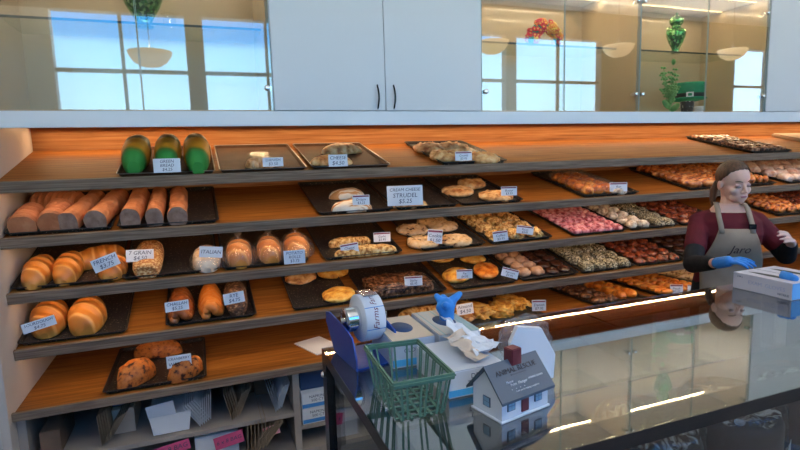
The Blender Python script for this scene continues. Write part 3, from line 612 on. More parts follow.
grid('crumb_bun', 3, 2.88, 3.08, .06, .68, 2, 6, 'white crumb-covered bun between the pink doughnuts and the speckled sticks', 'bun', 'white crumb buns on the third shelf', .09, .10, .05)
grid('speckled_stick', 3, 3.12, 3.32, .06, .68, 2, 5, 'grey-green speckled stick on the third shelf, right of the white buns', 'pastry', 'speckled sticks on the third shelf', .09, .13, .045, rzr=.15)
grid('fruit_danish', 3, 3.37, 3.80, .06, .68, 4, 6, 'dark red glazed danish on the third shelf beside the woman\'s shoulder', 'pastry', 'red glazed danishes')
grid('glazed_twist', 3, 4.43, 4.84, .08, .66, 3, 4, 'glazed orange twist on the third shelf, right of the woman', 'pastry', 'glazed twists on the third shelf', .13, .15, .055, rzr=.5)
grid('fruit_danish', 3, 4.92, 5.35, .06, .68, 4, 5, 'dark red danish at the right edge of the third shelf', 'pastry', 'red danishes at the far right')
tray(3, 4.90, 5.37, 'dark tray at the right edge of the third shelf')
# ------------------------------------------------------------------ fourth shelf
item('round_loaf', 4, 26, 64, 339, .28, .125, 'biggest golden round loaf, behind a tilted card at left of the fourth shelf', 'bread', 'big round loaves on the fourth shelf')
item('round_loaf', 4, 65, 103, 337, .30, .13, 'biggest golden round loaf without a card, right one of the pair', 'bread', 'big round loaves on the fourth shelf')
item('braided_loaf', 4, 166, 196, 326, .34, .10, 'dark glossy braided loaf behind a white card, fourth shelf', 'bread')
item('orange_braided_loaf', 4, 198, 227, 322, .34, .11, 'bright orange braided loaf in the middle of three, fourth shelf', 'bread')
item('dark_seeded_loaf', 4, 226, 251, 317, .34, .10, 'dark seeded square loaf beside the orange braided loaf', 'bread')
for x, y, ke, lb in ((303, 285, 'round_cake', 'round crumb pie at the back left of its tray, fourth shelf'), (336, 279, 'cheese_pie', 'pale round pie furthest back, fourth shelf'), (342, 303, 'cheese_pie', 'yellow cheese pie at the front, partly behind the label roll')):
    X, s = at(4, x, y); place(ke, 4, X, s+.08, lb, 'pie', 'round pies on the fourth shelf', random.uniform(-.3, .3), .21, .17, .045)
item('nut_slab', 4, 368, 441, 296, .24, .06, 'brown slab covered in glazed nuts, behind a printed card', 'cake', None, 0)
for x, y, ke, lb in ((444, 262, 'cheese_pie', 'small pale pie at the back left, fourth shelf'), (476, 263, 'cheese_pie', 'small orange pie at the back behind the orange oval pastry')):
    X, s = at(4, x, y); place(ke, 4, X, s+.05, lb, 'pie', 'small pies at the back of the fourth shelf', random.uniform(-.3, .3), .19, .15, .04)
X, s = at(4, 462, 283); place('cheese_pie', 4, X, s+.08, 'yellow pie in a foil cup behind a small printed card, fourth shelf', 'pie', None, .4, .23, .17, .055)
X, s = at(4, 493, 280); place('orange_oval', 4, X, s+.10, 'orange oval pastry lying tilted on the pie tray, fourth shelf', 'pastry', None, -.5, .17, .24, .05, h=.014)
grid('small_bun', 4, 1.98, 2.18, .10, .66, 2, 6, 'round browned bun on the fourth shelf left of the chocolate rounds', 'bun', 'browned buns on the fourth shelf', .10, .10, .05)
grid('chocolate_round', 4, 2.19, 2.40, .08, .66, 2, 6, 'round dark chocolate cookie beside the browned buns', 'cookie', 'dark chocolate rounds by the buns')
grid('speckled_stick', 4, 2.47, 2.90, .06, .68, 4, 5, 'white and black speckled stick on the fourth shelf', 'pastry', 'speckled sticks on the fourth shelf', .10, .13, .05, rzr=.15)
grid('fruit_danish', 4, 2.96, 3.39, .06, .68, 4, 6, 'dark glazed round on the fourth shelf right of the speckled sticks', 'pastry', 'dark glazed rounds on the fourth shelf')
grid('chocolate_round', 4, 3.45, 3.88, .06, .68, 4, 6, 'chocolate round at the woman\'s elbow on the fourth shelf', 'cookie', 'chocolate rounds at the woman\'s elbow')
# ------------------------------------------------------------------ bottom shelf
G5 = 'cranberry walnut loaves on the bottom shelf'
X, s = at(5, 136, 389); place('walnut_loaf', 5, X-.005, s+.12, 'cranberry walnut loaf at the left front of its tray, bottom shelf', 'bread', G5, -.55, .15, .25, .115)
X, s = at(5, 155, 372); place('walnut_loaf', 5, X, s+.28, 'cranberry walnut loaf lying crosswise at the back of its tray', 'bread', G5, 1.35, .14, .27, .11)
X, s = at(5, 190, 382); place('walnut_loaf', 5, X-.02, s+.10, 'cranberry walnut loaf at the right, behind a price card', 'bread', G5, -.7, .14, .22, .11)
X, s = at(5, 432, 322); place('cheese_stick', 5, X, s+.10, 'long pale yellow pastry behind the open glove boxes', 'pastry', None, PI/2, .16, .40, .09)
X, s = at(5, 462, 323); place('round_cake', 5, X+.03, s+.06, 'pale crumb pastry beside the blue glove, bottom shelf', 'pastry', None, 0, .20, .16, .05)
G5 = 'yellow danishes bundled on the bottom shelf'
for x_, s_, rz, W_, L_, lb in ((1.73, .46, .5, .26, .40, 'large yellow braided danish at the left of the bundle behind the tissue box'), (1.93, .40, -.6, .22, .36, 'yellow braided danish leaning across the middle of the bundle'), (2.08, .50, .2, .20, .30, 'yellow braided danish at the right end of the bundle')):
    place('cheese_danish', 5, x_, s_, lb, 'pastry', G5, rz, W_, L_, .075, name='cheese_danish')
grid('nut_bun', 5, 2.63, 2.85, .25, .78, 2, 5, 'brown nut-topped bun on the bottom shelf left of the orange rolls', 'bun', 'nut buns on the bottom shelf', .12, .12, .045)
grid('orange_roll', 5, 2.87, 3.06, .28, .70, 2, 4, 'shiny orange roll beside the nut buns, bottom shelf', 'bun', 'orange rolls on the bottom shelf', .09, .13, .06, rzr=.3)
grid('orange_danish', 5, 3.23, 3.66, .22, .78, 3, 4, 'orange danish on the bottom shelf near the woman\'s sleeve', 'pastry', 'orange danishes on the bottom shelf', .13, .16, .045, rzr=.3)
def cone():
    b = MB(); b.lathe([(.008, 0), (.02, .05), (.036, .12), (.042, .155), (.034, .165), (.002, .158)], B['cone'], 18, T=T_(0, -.08, .040) @ RX(-PI/2)); return b
fam('cone_pastry', lambda s: cone(), 1)
for i in range(5):
    place('cone_pastry', 5, 3.76+.095*i, .46+.02*(i % 2), 'dotted cone-shaped pastry beside the woman\'s sleeve, bottom shelf', 'pastry', 'cone pastries on the bottom shelf', -2.2, .09, .19, .085)
    place('cone_pastry', 5, 3.76+.095*i, .64+.02*(i % 2), 'dotted cone-shaped pastry beside the woman\'s sleeve, bottom shelf', 'pastry', 'cone pastries on the bottom shelf', -2.2, .09, .19, .085)
# ------------------------------------------------------------------ price cards
def text_mesh(s, size, m, align='CENTER', shear=.15, ext=.0004):
    c = bpy.data.curves.new('lettering', 'FONT'); c.body = s; c.size = size; c.align_x = align; c.align_y = 'CENTER'; c.shear = shear; c.extrude = ext; c.resolution_u = 2
    o = bpy.data.objects.new('work', c); C.objects.link(o); dg = bpy.context.evaluated_depsgraph_get(); dg.update()
    me = bpy.data.meshes.new_from_object(o.evaluated_get(dg)); bpy.data.objects.remove(o); me.materials.clear(); me.materials.append(m); return me
def lettering(parent, lines, W, H, m, MX=None, fill=.86, shear=.15, name='lettering'):
    n = len(lines)
    for i, s in enumerate(lines):
        me = text_mesh(s, 1, m, shear=shear, ext=0)
        xs = [v.co.x for v in me.vertices]; w_ = max(xs)-min(xs); sc_ = min(W*fill/w_, H/n*1.05)
        z = H/2-(i+.5)*H/n
        o = link(name, me, parent, (MX or Matrix.Identity(4)) @ T_(0, -.0012, z) @ RX(PI/2) @ SC(sc_, sc_, sc_))
def card(cx, cy, w_, h_, k, s, lines, label, tilt=0, printed=False, face=.6):
    Y = (Y5+s) if k == 5 else YF+s*math.cos(TLT)
    Y -= .035; P = onY(cx, cy, Y); sc_ = (P-CAM).dot(F)/FPX; W, H = w_*sc_, h_*sc_
    MX = T_(*P) @ RZ(-math.atan2(P.x, P.y)*face) @ RX(-.12) @ RY(tilt)
    o = link('price_card', MB().box(-W/2, W/2, 0, .0012, -H/2, H/2, M['card']).mesh('price_card'), None, MX, label, 'price card', 'price cards')
    if printed:
        link('header_band', MB().box(-W*.47, W*.47, -.0006, -.0001, H*.30, H*.44, M['inkred']).mesh('header_band'), o)
        lettering(o, lines, W, H*.66, M['ink'], T_(0, 0, -H*.12))
    else: lettering(o, lines, W, H*.86, M['ink'])
card(167, 165.5, 25, 14, 1, .06, ['GREEN', 'BREAD', '$4.25'], 'handwritten white card leaning on the middle green-wrapped loaf')
card(273, 162, 20, 9, 1, .06, ['DANISH', '$3.50'], 'small card with green edge on the boxed pastry, top shelf')
card(338, 160.5, 19, 12, 1, .07, ['CHEESE', '$4.50'], 'blue-lettered card on the two long filled pastries, top shelf')
card(463.5, 156, 17, 9, 1, .09, ['Crumb', '$3.95'], 'printed card with maroon header on the crumbly pastries, top shelf', printed=True)
card(361, 200, 17, 10, 2, .07, ['Drizzle', '$3.25'], 'printed card on the drizzled pastries, second shelf', printed=True)
card(405, 195.5, 36, 20, 2, .07, ['CREAM CHEESE', 'STRUDEL', '$5.25'], 'largest white card, blue lettering, second shelf centre')
card(509, 191, 16, 9, 2, .07, ['Butter', '$3.95'], 'printed card on the golden crumb cake at front right, second shelf', printed=True)
card(618.5, 187, 17, 9, 2, .09, ['Bun', '$2.95'], 'printed card on the pale buns right of the wrapped orange bread', printed=True)
card(105.5, 262.5, 24, 13, 3, .07, ['FRENCH', '$3.75'], 'white card tilted upwards on the front golden loaf, third shelf', tilt=-.32)
card(140, 255.5, 25, 12, 3, .12, ['7 GRAIN', '$4.50'], 'white card on the seed-covered loaf, third shelf', tilt=.05)
card(211, 252, 22, 11, 3, .08, ['ITALIAN'], 'blue-lettered label on the floured roll\'s bag', tilt=.12)
card(294.5, 257, 21, 13.5, 3, .05, ['POTATO', 'ROLLS', '$3.75'], 'white card with blue lettering in front of the rightmost bagged roll')
card(349.5, 248.5, 18, 10, 3, .09, ['Cheese', '$3.95'], 'printed card tilted on the left end of the cheese sticks', tilt=-.12, printed=True)
card(382, 237, 17, 9.5, 3, .20, ['Garlic', '$3.95'], 'printed card standing behind the cheese sticks', printed=True)
card(435, 236.5, 15, 14, 3, .12, ['Cookie', '$1.50'], 'square blue-tinted card on the chocolate chip cookies', tilt=.1, printed=True)
card(500.5, 236, 15, 10, 3, .06, ['Coffee', '$3.95'], 'left one of two printed cards on the crumb cake tray, third shelf', tilt=-.1, printed=True)
card(525, 230, 17, 8, 3, .08, ['Raisin', '$3.95'], 'right one of two printed cards on the crumb cake tray, third shelf', tilt=.15, printed=True)
card(39, 324.5, 29, 10, 4, .05, ['SOURDOUGH', '$4.75'], 'white card tilted upwards on the left big round loaf, fourth shelf', tilt=-.2)
card(177, 306, 22, 10, 4, .06, ['CHALLAH', '$5.25'], 'white card on the dark glossy braided loaf', tilt=-.03)
card(234, 298, 20, 11, 4, .07, ['RYE', '$4.75'], 'white card between the orange braid and dark seeded loaf', tilt=-.1)
card(413.5, 281, 18, 9.5, 4, .10, ['Sticky', '$5.95'], 'printed card on the nut-covered slab', printed=True)
card(464.5, 274, 16, 9, 4, .08, ['Pie', '$4.95'], 'printed card on the yellow pie in its foil cup', printed=True)
card(510, 273, 17, 9, 4, .08, ['Apricot', '$4.95'], 'printed card tilted on the orange oval pastry', tilt=.28, printed=True)
card(179, 361, 23, 12, 5, .14, ['CRANBERRY', 'WALNUT'], 'handwritten card reading cranberry walnut on the bottom shelf loaves')
card(465, 309, 17, 11, 5, .30, ['Almond', '$4.50'], 'plain card beside the blue glove on the bottom shelf', tilt=-.12)
card(539, 305.5, 14, 11, 5, .20, ['Danish', '$7.95'], 'printed card at the right end of the wrapped danish', printed=True)
card(676.5, 289, 12, 9, 5, .24, ['Peach', '$2.95'], 'left printed card on the orange danish tray, bottom shelf', printed=True)
card(694, 288, 12, 6, 5, .26, ['Cone', '$2.50'], 'right printed card below the dotted cone pastries', printed=True)
# ------------------------------------------------------------------ cubbies under the shelves
y0, y1 = 2.80, 3.58; zt_ = .524; M['cub'] = mat('greige_board', (.36, .31, .27), .6)
cub = empty('storage_cubby', T_(0, 0, 0), 'white open cubby unit under the bread shelves', 'cubby unit')
link('top_board', MB().box(XL+.002, XR, y0-.02, y1, zt_-.012, zt_, M['cub']).mesh('top_board'), cub)
link('bottom_board', MB().box(XL+.002, XR, y0, y1, 0, .06, M['cub']).mesh('bottom_board'), cub)
link('back_board', MB().box(XL+.002, XR, y1, y1+.015, 0, zt_, M['panel']).mesh('back_board'), cub)
X_ = [XL+.002, .398, 1.68, 2.96, 4.24, 5.5]
for i, x in enumerate(X_): link('divider', MB().bbox(x, x+.036, y0, y1, .06, zt_-.012, M['cub'], .0015).mesh('divider'), cub)
link('shelf', MB().bbox(XL+.038, .398, y0, y1, .262, .286, M['cub'], .002).mesh('shelf'), cub)
link('shelf', MB().bbox(.434, 1.68, y0, y1, .175, .197, M['cub'], .002).mesh('shelf'), cub)
# nested paper trays lying on edge in V-shaped stacks
def vsheet(w_, h_, L, m): return MB().prism([(-w_/2, h_), (0, 0), (w_/2, h_), (w_/2-.003, h_), (0, .003), (-w_/2+.003, h_)], -L/2, L/2, m)
VS = vsheet(.10, .15, .3, M['paper']).mesh('folded_bag'); VD = vsheet(.13, .17, .3, M['darkpaper']).mesh('folded_bag'); VW = vsheet(.09, .14, .3, M['whitepaper']).mesh('folded_bag')
def stack(px, py, n, me, rot, lb, grp, Z=.287, dy=.16, step=.011, col='pale'):
    P = onY(px, py, y0)
    for i in range(n):
        link('folded_bag', me, None, T_(P.x+i*step*math.cos(rot), y0+dy+.02, Z+.004+.0065*i) @ RY(rot) @ SC(1, 1, 1), lb, 'paper bag', grp)
stack(100, 440, 5, VS, .25, 'folded kraft bag in the leftmost V-shaped pile of the cubby', 'folded bags, left pile')
stack(200, 420, 6, VW, -.25, 'folded pale bag in the pile right of the white box', 'folded bags beside the white box')
stack(232, 416, 5, VS, .1, 'folded kraft bag in the middle pile of the upper cubby', 'folded bags, middle pile')
stack(276, 404, 4, VW, .05, 'folded pale bag in the pile next to the cubby divider', 'folded bags by the divider')
def carton(name, x0, x1, z0, h, y, d, m, label, rz=0, cat='box', band=None, lines=None):
    t = empty(name, T_((x0+x1)/2, y+d/2, z0) @ RZ(rz), label, cat); w2 = (x1-x0)/2
    bb = link('carton', MB().bbox(-w2, w2, -d/2, d/2, 0, h, m, .002).mesh('carton'), t)
    if band: link('printed_band', MB().box(-w2*.98, w2*.98, -d/2-.0006, -d/2-.0001, h*.05, h*.3, band).mesh('printed_band'), t)
    if lines: lettering(t, lines, w2*1.7, h*.5, M['ink'], T_(0, -d/2, h*.62), shear=0)
    return t
M['navy'] = mat('navy_card', (.03, .07, .17), .6); M['blue'] = mat('blue_print', (.05, .25, .62), .5); M['cyanp'] = mat('cyan_print', (.10, .52, .86), .5)
M['tanbox'] = mat('tan_card', (.66, .53, .40), .7); M['palebox'] = mat('pale_blue_card', (.58, .62, .70), .6)
P = onY(50, 440, y0); carton('kraft_box', XL+.07, P.x+.03, .287, .12, y0+.05, .3, M['darkpaper'], 'dark brown box at the left end of the upper cubby')
P = onY(108, 425, y0); carton('tan_box', P.x-.06, P.x+.10, .287, .13, y0+.14, .3, M['tanbox'], 'tan box behind the leftmost pile of bags')
carton('blue_box', P.x-.05, P.x+.08, .4185, .07, y0+.18, .22, M['navy'], 'blue box lying on top of the tan box in the cubby')
P = onY(170, 420, y0); t = empty('white_box', T_(P.x, y0+.17, .2925), 'white open-flapped bakery box in the upper cubby', 'box')
link('carton', MB().prism([(-.085, 0), (.085, 0), (.10, .10), (-.10, .10)], -.14, .12, M['whitepaper']).mesh('carton'), t)
link('flap', MB().prism([(-.10, .1005), (.03, .1005), (.02, .175), (-.11, .16)], -.15, -.145, M['palebox']).mesh('flap'), t)
P = onY(240, 400, y0); carton('brown_box', P.x-.03, P.x+.14, .287, .17, y0+.36, .2, M['darkpaper'], 'dark brown box behind the middle pile of bags')
P = onY(270, 400, y0)
carton('brown_box', .22, .385, .287, .17, y0+.30, .3, M['darkpaper'], 'dark brown box against the cubby divider')
for z, lb in ((.198, 'lower of two small white-and-blue cartons right of the cubby divider'), (.288, 'upper of two small white-and-blue cartons right of the cubby divider')):
    carton('small_carton', .445, .62, z, .087, y0+.01, .2, M['whitepaper'], lb, band=M['blue'], lines=['NAPKINS', '500 CT'])
carton('navy_box', .45, .70, .3765, .12, y0+.06, .2, M['navy'], 'dark blue box on top of the two small cartons')
for px, py, w_, h_, lb, mm in ((229, 440, 28, 13, 'bright pink note with handwriting taped to the middle cubby shelf', M['pink']), (271, 431, 17, 10, 'paler pink note taped to the cubby shelf near the divider', None), (172, 449, 34, 11, 'leftmost pink note taped to the cubby shelf', M['pink'])):
    if mm is None: mm = mat('pale_pink_note', (.80, .35, .42), .7)
    P = onY(px, py, y0-.003); sc_ = (P-CAM).dot(F)/FPX; W, H = w_*sc_, h_*sc_
    o = link('paper_note', MB().box(-W/2, W/2, 0, .001, -H/2, H/2, mm).mesh('paper_note'), None, T_(*P) @ RY(-.15), lb, 'note'); lettering(o, ['6 x 8 BAG'], W, H*.8, M['ink'])
stack(248, 452, 6, VS, .35, 'kraft bag fanned out in the lower cubby under the pale pink note', 'kraft bags in the lower cubby', Z=.10, dy=.1, step=.02)
carton('white_pad', -.12, .10, .0605, .17, y0+.04, .3, M['whitepaper'], 'white box in the lower cubby under the pink notes')
# ------------------------------------------------------------------ glass display counter
CX0, CX1, CY0, CY1 = .31, 4.6, .785, 1.53
M['brass'] = mat('brass_glint', (.8, .55, .25), .25, 1)
M['deck'] = mat('dark_deck', (.03, .03, .034), .35)
ct = empty('display_counter', T_(0, 0, 0), 'long glass-topped display counter with black frame, in front of the bread shelves', 'counter')
link('top_glass', MB().box(CX0, CX1, CY0, CY1, HC-.002, HC, M['topglass']).mesh('top_glass'), ct)
def rail(a): link('frame_rail', MB().box(*a, M['black']).mesh('frame_rail'), ct)
rail((CX0, CX1, CY0, CY0+.065, HC-.034, HC-.0025)); rail((CX0, CX1, CY1-.05, CY1, HC-.05, HC-.0025)); rail((CX0, CX0+.05, CY0+.066, CY1-.051, HC-.034, HC-.0025))
for x in (CX0, 2.4, CX1-.05):
    for y in ((CY1-.05, CY1-.001),): link('post', MB().box(x, x+.05, y[0], y[1], .5, HC-.051, M['black']).mesh('post'), ct)
link('side_glass', MB().box(CX0+.012, CX0+.018, CY0+.012, CY1-.052, .5, HC-.035, M['sideglass']).mesh('side_glass'), ct)
link('front_glass', MB().box(CX0+.02, CX1, CY0+.012, CY0+.018, .5, HC-.035, M['sideglass']).mesh('front_glass'), ct)
link('deck', MB().bbox(CX0+.03, CX1-.06, CY0+.03, CY1-.06, .797, .812, M['deck'], .003).mesh('deck'), ct)
link('lower_deck', MB().bbox(CX0, CX1, CY0, CY1, .46, .5, M['black'], .003).mesh('lower_deck'), ct)
link('base', MB().bbox(CX0, CX1, CY0+.03, CY1-.02, 0, .459, M['blackmat'], .004).mesh('counter_base'), ct)
lk = MB(); lk.lathe([(.008, 0), (.010, .004), (.007, .010)], M['chrome'], 14, T=T_(CX0-.001, 1.50, 1.03) @ RY(-PI/2)); link('lock', lk.mesh('lock'), ct)
# chocolate cakes under clear lids
B['cakeside'] = noisy('cake_side_glaze', [(.3, (.10, .055, .045)), (.7, (.15, .085, .07))], 6, rough=.35, bump=.1)
B['swirl'] = noisy('whipped_swirl', [(.46, (.12, .05, .03)), (.53, (.50, .40, .34)), (.62, (.80, .74, .68)), (.8, (.85, .8, .76))], 7, (1, 3.2, 1), 3, .5, .3, 12, dist=2.5)
def cake(i, x, y, lb):
    t = empty('chocolate_cake', T_(x, y, .8125) @ RZ(i*1.1) @ SC(.95, .95, 1), lb, 'cake', 'lidded chocolate cakes inside the counter')
    link('cake_board', MB().lathe([(.150, 0), (.150, .006), (.145, .008)], M['navy'], 40).mesh('cake_board'), t)
    b = MB(); b.lathe([(.126, .009), (.132, .02), (.132, .115), (.126, .132), (.112, .136)], B['cakeside'], 48); link('cake_side', b.mesh('cake_side'), t)
    b = MB(); vs = []; n = 64; R = [0.001, .02, .045, .07, .092, .108, .122]
    for r in R:
        for j in range(n):
            a = 2*PI*j/n; vs.append(Vector((r*math.cos(a), r*math.sin(a), .139+.012*(r > .01)*math.sin(7*a+r*55)*min(1, r/.05)+.006)))
    b.add(vs, [(q*n+j, q*n+(j+1) % n, (q+1)*n+(j+1) % n, (q+1)*n+j) for q in range(6) for j in range(n)], B['swirl'], True)
    for j in range(14):
        a = 2*PI*j/14; b.ell((.108*math.cos(a), .108*math.sin(a), .146), (.014, .014, .008), B['swirl'], sub=2)
    link('whipped_topping', b.mesh('whipped_topping'), t)
    link('clear_lid', MB().lathe([(.147, .009), (.143, .10), (.138, .165), (.12, .178), (.02, .181)], M['dome'], 40, cap=False).mesh('clear_lid'), t)
    link('lid_label', MB().box(-.035, .035, -.1452, -.1440, .03, .075, M['card']).mesh('lid_label'), t, RZ(-i*1.1+.5))
for i, (x, lb) in enumerate(((.745, 'lidded chocolate cake inside the counter, leftmost, below the toy house'), (1.04, 'lidded chocolate cake inside the counter with white swirls, second from the left'), (1.335, 'lidded chocolate cake inside the counter with white swirls, third from the left'), (1.64, 'lidded chocolate cake inside the counter at the right edge of the picture'))):
    cake(i, x, .985, lb)
for x, lb in ((1.17, 'small white price tag between the two front cakes in the counter'), (.90, 'small white price tag left of the second cake in the counter')):
    o = link('price_tag', MB().prism([(-.025, 0), (.025, 0), (.025, .034), (-.025, .034)], 0, .002, M['card']).mesh('price_tag'), None, T_(x, .855, .8135) @ RX(-.3), lb, 'price tag'); lettering(o, ['$24.95'], .05, .03, M['ink'], T_(0, 0, .017))
# ------------------------------------------------------------------ things on the counter
def C_(px, py, h=0): P = onZ(px, py, HC+h); return P
# label dispenser
M['dispblue'] = mat('blue_metal', (.015, .075, .38), .3, .2)
a_ = Vector((.352, 1.325, 0)); 
t = empty('label_dispenser', T_(.428, 1.405, HC+.0005) @ RZ(.10), 'blue metal label dispenser holding a large roll of white labels', 'label dispenser')
side = [(-.075, .0), (.085, 0), (.135, .075), (.13, .098), (.10, .10), (.05, .085), (.02, .04), (-.05, .03), (-.085, .03)]
side = [(-.085, 0), (.09, 0), (.155, .075), (.155, .105), (.12, .112), (.0, .10), (-.06, .085), (-.085, .03)]
for x, nm in ((-.080, 'side_plate'), (.048, 'side_plate')): link(nm, MB().prism([(a, b) for a, b in side], x, x+.004, M['dispblue'], 'X').mesh(nm), t)
link('base_plate', MB().box(-.076, .048, -.08, .09, 0, .004, M['dispblue']).mesh('base_plate'), t)
def axx(y, z): return T_(0, y, z) @ RY(PI/2)
link('label_roll', MB().lathe([(.036, -.030), (.066, -.030), (.068, -.028), (.068, .028), (.066, .030), (.036, .030)], M['whitepaper'], 48, T=axx(.02, .112)).mesh('label_roll'), t)
link('core', MB().lathe([(.020, -.070), (.034, -.070), (.035, -.064), (.035, .040), (.034, .046), (.020, .046)], M['chrome'], 36, T=axx(.02, .112)).mesh('core'), t)
link('axle', MB().tube([(-.08, .02, .112), (.06, .02, .112)], .008, M['chrome'], 14).mesh('axle'), t)
link('spring_clip', MB().prism([(-.01, .182), (.05, .184), (.055, .181), (-.01, .1805)], -.022, .022, M['chrome'], 'X').mesh('spring_clip'), t)
lb_ = MB()
for i in range(10):
    a = -PI/2-.9+i*.30
    for (u0, u1) in ((.02, .035),): lb_.box(-.028, .028, -.0003, .0003, -.001, .0008, M['blue'], T=T_(0, .02, .112) @ RX(a) @ T_(0, 0, .0755) @ RX(PI/2))
o_ = text_mesh('Farms', .025, M['inkred'], shear=.35, ext=.0)
link('label_lettering', o_, t, T_(0, .02, .112) @ RX(-.16) @ T_(0, -.0688, 0) @ RX(PI/2) @ RZ(PI/2))
o_ = text_mesh('Farms', .024, M['inkred'], shear=.35, ext=.0)
link('label_lettering', o_, t, T_(0, .02, .112) @ RX(-1.1) @ T_(0, -.0688, 0) @ RX(PI/2) @ RZ(PI/2))
for a in (-.65, .28, -1.55):
    link('label_border', MB().box(-.029, .029, -.0690, -.0681, -.0008, .0008, M['blue'], T=T_(0, .02, .112) @ RX(a)).mesh('label_border'), t)
# green plastic basket
M['gplast'] = mat('green_plastic', (.10, .21, .14), .4)
ba = MB(); A0 = Vector((.350, .992)); 
bt = [Vector(q) for q in ((.349, .995), (.488, .992), (.499, 1.222), (.361, 1.238))]   # rim
cx_ = sum((q for q in bt), Vector((0, 0)))/4; bb_ = [cx_+(q-cx_)*.84 for q in bt]; zr = .092
t = empty('berry_basket', T_(cx_.x, cx_.y, HC+.0005), 'green plastic slatted basket on the counter corner', 'basket')
def P3(q, z): return Vector((q.x-cx_.x, q.y-cx_.y, z))
def bar(a, b, w_, th, mb, nrm):
    d = (b-a).normalized(); s_ = d.cross(nrm).normalized()*w_/2; n_ = nrm.normalized()*th/2
    mb.add([a-s_-n_, a+s_-n_, a+s_+n_, a-s_+n_, b-s_-n_, b+s_-n_, b+s_+n_, b-s_+n_], [(0, 3, 2, 1), (4, 5, 6, 7), (0, 1, 5, 4), (1, 2, 6, 5), (2, 3, 7, 6), (3, 0, 4, 7)], M['gplast'])
rm = MB()
for i in range(4):
    a, b = P3(bt[i], zr), P3(bt[(i+1) % 4], zr); nrm = Vector(((b-a).y, -(b-a).x, 0)); bar(a, b, .014, .004, rm, nrm); bar(a, b, .003, .010, rm, nrm)
link('rim', rm.mesh('rim'), t)
for i in range(4):
    A, B_ = bt[i], bt[(i+1) % 4]; a0, b0 = bb_[i], bb_[(i+1) % 4]; n = 3 if i % 2 == 0 else 5; sl = MB()
    for j in range(n):
        for dd in (-.024, .024) if n == 3 else (-.014, .014):
            u = (j+.5)/n+dd*2; nr = P3(B_, 0)-P3(A, 0); nrm = Vector((nr.y, -nr.x, 0)); bar(P3(A.lerp(B_, u), zr-.005), P3(a0.lerp(b0, u), .002), .0045, .0025, sl, nrm)
    link('slatted_side', sl.mesh('slatted_side'), t)
fl = MB()
for j in range(8): u = (j+.5)/8; bar(P3(bb_[0].lerp(bb_[3], u), .002), P3(bb_[1].lerp(bb_[2], u), .002), .006, .0025, fl, Vector((0, 0, 1)))
for j in range(5): u = (j+.5)/5; bar(P3(bb_[0].lerp(bb_[1], u), .002), P3(bb_[3].lerp(bb_[2], u), .002), .006, .0025, fl, Vector((0, 0, 1)))
link('floor_grid', fl.mesh('floor_grid'), t)
# glove and tissue boxes
M['stripes'] = noisy('teal_tan_stripes', [(.35, (.50, .40, .32)), (.45, (.56, .56, .52)), (.5, (.22, .42, .44)), (.56, (.60, .52, .44)), (.7, (.46, .56, .58))], 22, (1, .01, .01), 1, .5)
M['glove'] = noisy('blue_nitrile', [(.3, (.02, .20, .62)), (.7, (.06, .32, .80))], 18, rough=.4, bump=.5, bscale=40)
def glove_box(name, x0, x1, y0_, y1_, h, top, front, label, rz=0, hole=True, lines=None):
    t = empty(name, T_((x0+x1)/2, (y0_+y1_)/2, HC+.0005) @ RZ(rz), label, 'box'); w2, d2 = (x1-x0)/2, (y1_-y0_)/2
    link('carton', MB().bbox(-w2, w2, -d2, d2, 0, h-.0015, front, .0015).mesh('carton'), t)
    link('printed_top', MB().box(-w2+.001, w2-.001, -d2+.001, d2-.001, h-.0014, h, top).mesh('printed_top'), t)
    link('printed_band', MB().box(-w2, w2, -d2-.0007, -d2-.0002, h*.06, h*.30, M['cyanp']).mesh('printed_band'), t)
    if hole:
        b = MB(); b.lathe([(.001, 0), (1, 0), (1, .0006), (.001, .0006)], M['navy'], 32, T=T_(0, 0, h) @ SC(w2*.50, d2*.46, 1)); link('opening', b.mesh('opening'), t)
    if lines: lettering(t, lines, w2*1.1, h*.5, M['ink'], T_(0, -d2-.0004, h*.6), shear=0)
    return t
t1 = glove_box('glove_box', .455, .578, 1.285, 1.49, .078, M['tanbox'], M['palebox'], 'open tan-topped glove box with an oval hole, behind the green basket', -.03, lines=['GLOVES'])
t2 = glove_box('glove_box', .590, .715, 1.275, 1.50, .078, M['stripes'], M['palebox'], 'striped teal and tan glove box with a blue glove coming out', -.03)
def sheet_blob(name, pts, rads, m, parent=None, vox=.004, MX=None, **k):
    b = MB()
    for p, q, r0, r1 in zip(pts[:-1], pts[1:], rads[:-1], rads[1:]): b.cap(p, r0, q, r1, m)
    me = evalmesh(b.mesh(name), [('REMESH', dict(mode='VOXEL', voxel_size=vox, use_smooth_shade=True)), ('SMOOTH', dict(iterations=2))])
    me.materials.clear(); me.materials.append(m); return link(name, me, parent, MX, **k)
g = MB(); c0 = Vector((0, 0, 0))
for a, l, r in ((.2, .05, .011), (1.3, .045, .010), (2.3, .05, .010), (3.3, .03, .012), (4.6, .035, .011)):
    tip = Vector((math.cos(a)*.028, math.sin(a)*.018, l)); g.cap((0, 0, 0), .017, tip*.6, r, M['glove']); g.cap(tip*.6, r, tip+Vector((.01*math.cos(a*2), 0, -.008)), r*.7, M['glove'])
g.cap((0, 0, -.01), .018, (0, 0, .02), .019, M['glove'])
me = evalmesh(g.mesh('pulled_glove'), [('REMESH', dict(mode='VOXEL', voxel_size=.003, use_smooth_shade=True))]); me.materials.clear(); me.materials.append(M['glove'])
link('pulled_glove', me, None, T_(.668, 1.40, HC+.094) @ SC(1.25, 1.2, 1.3), 'crumpled blue glove sticking up out of the striped box', 'glove')
t3 = glove_box('tissue_box', .510, .660, 1.065, 1.262, .066, M['palebox'], M['whitepaper'], 'pale blue and white tissue box between the basket and toy house', 0, False, lines=['DELI', 'TISSUE'])
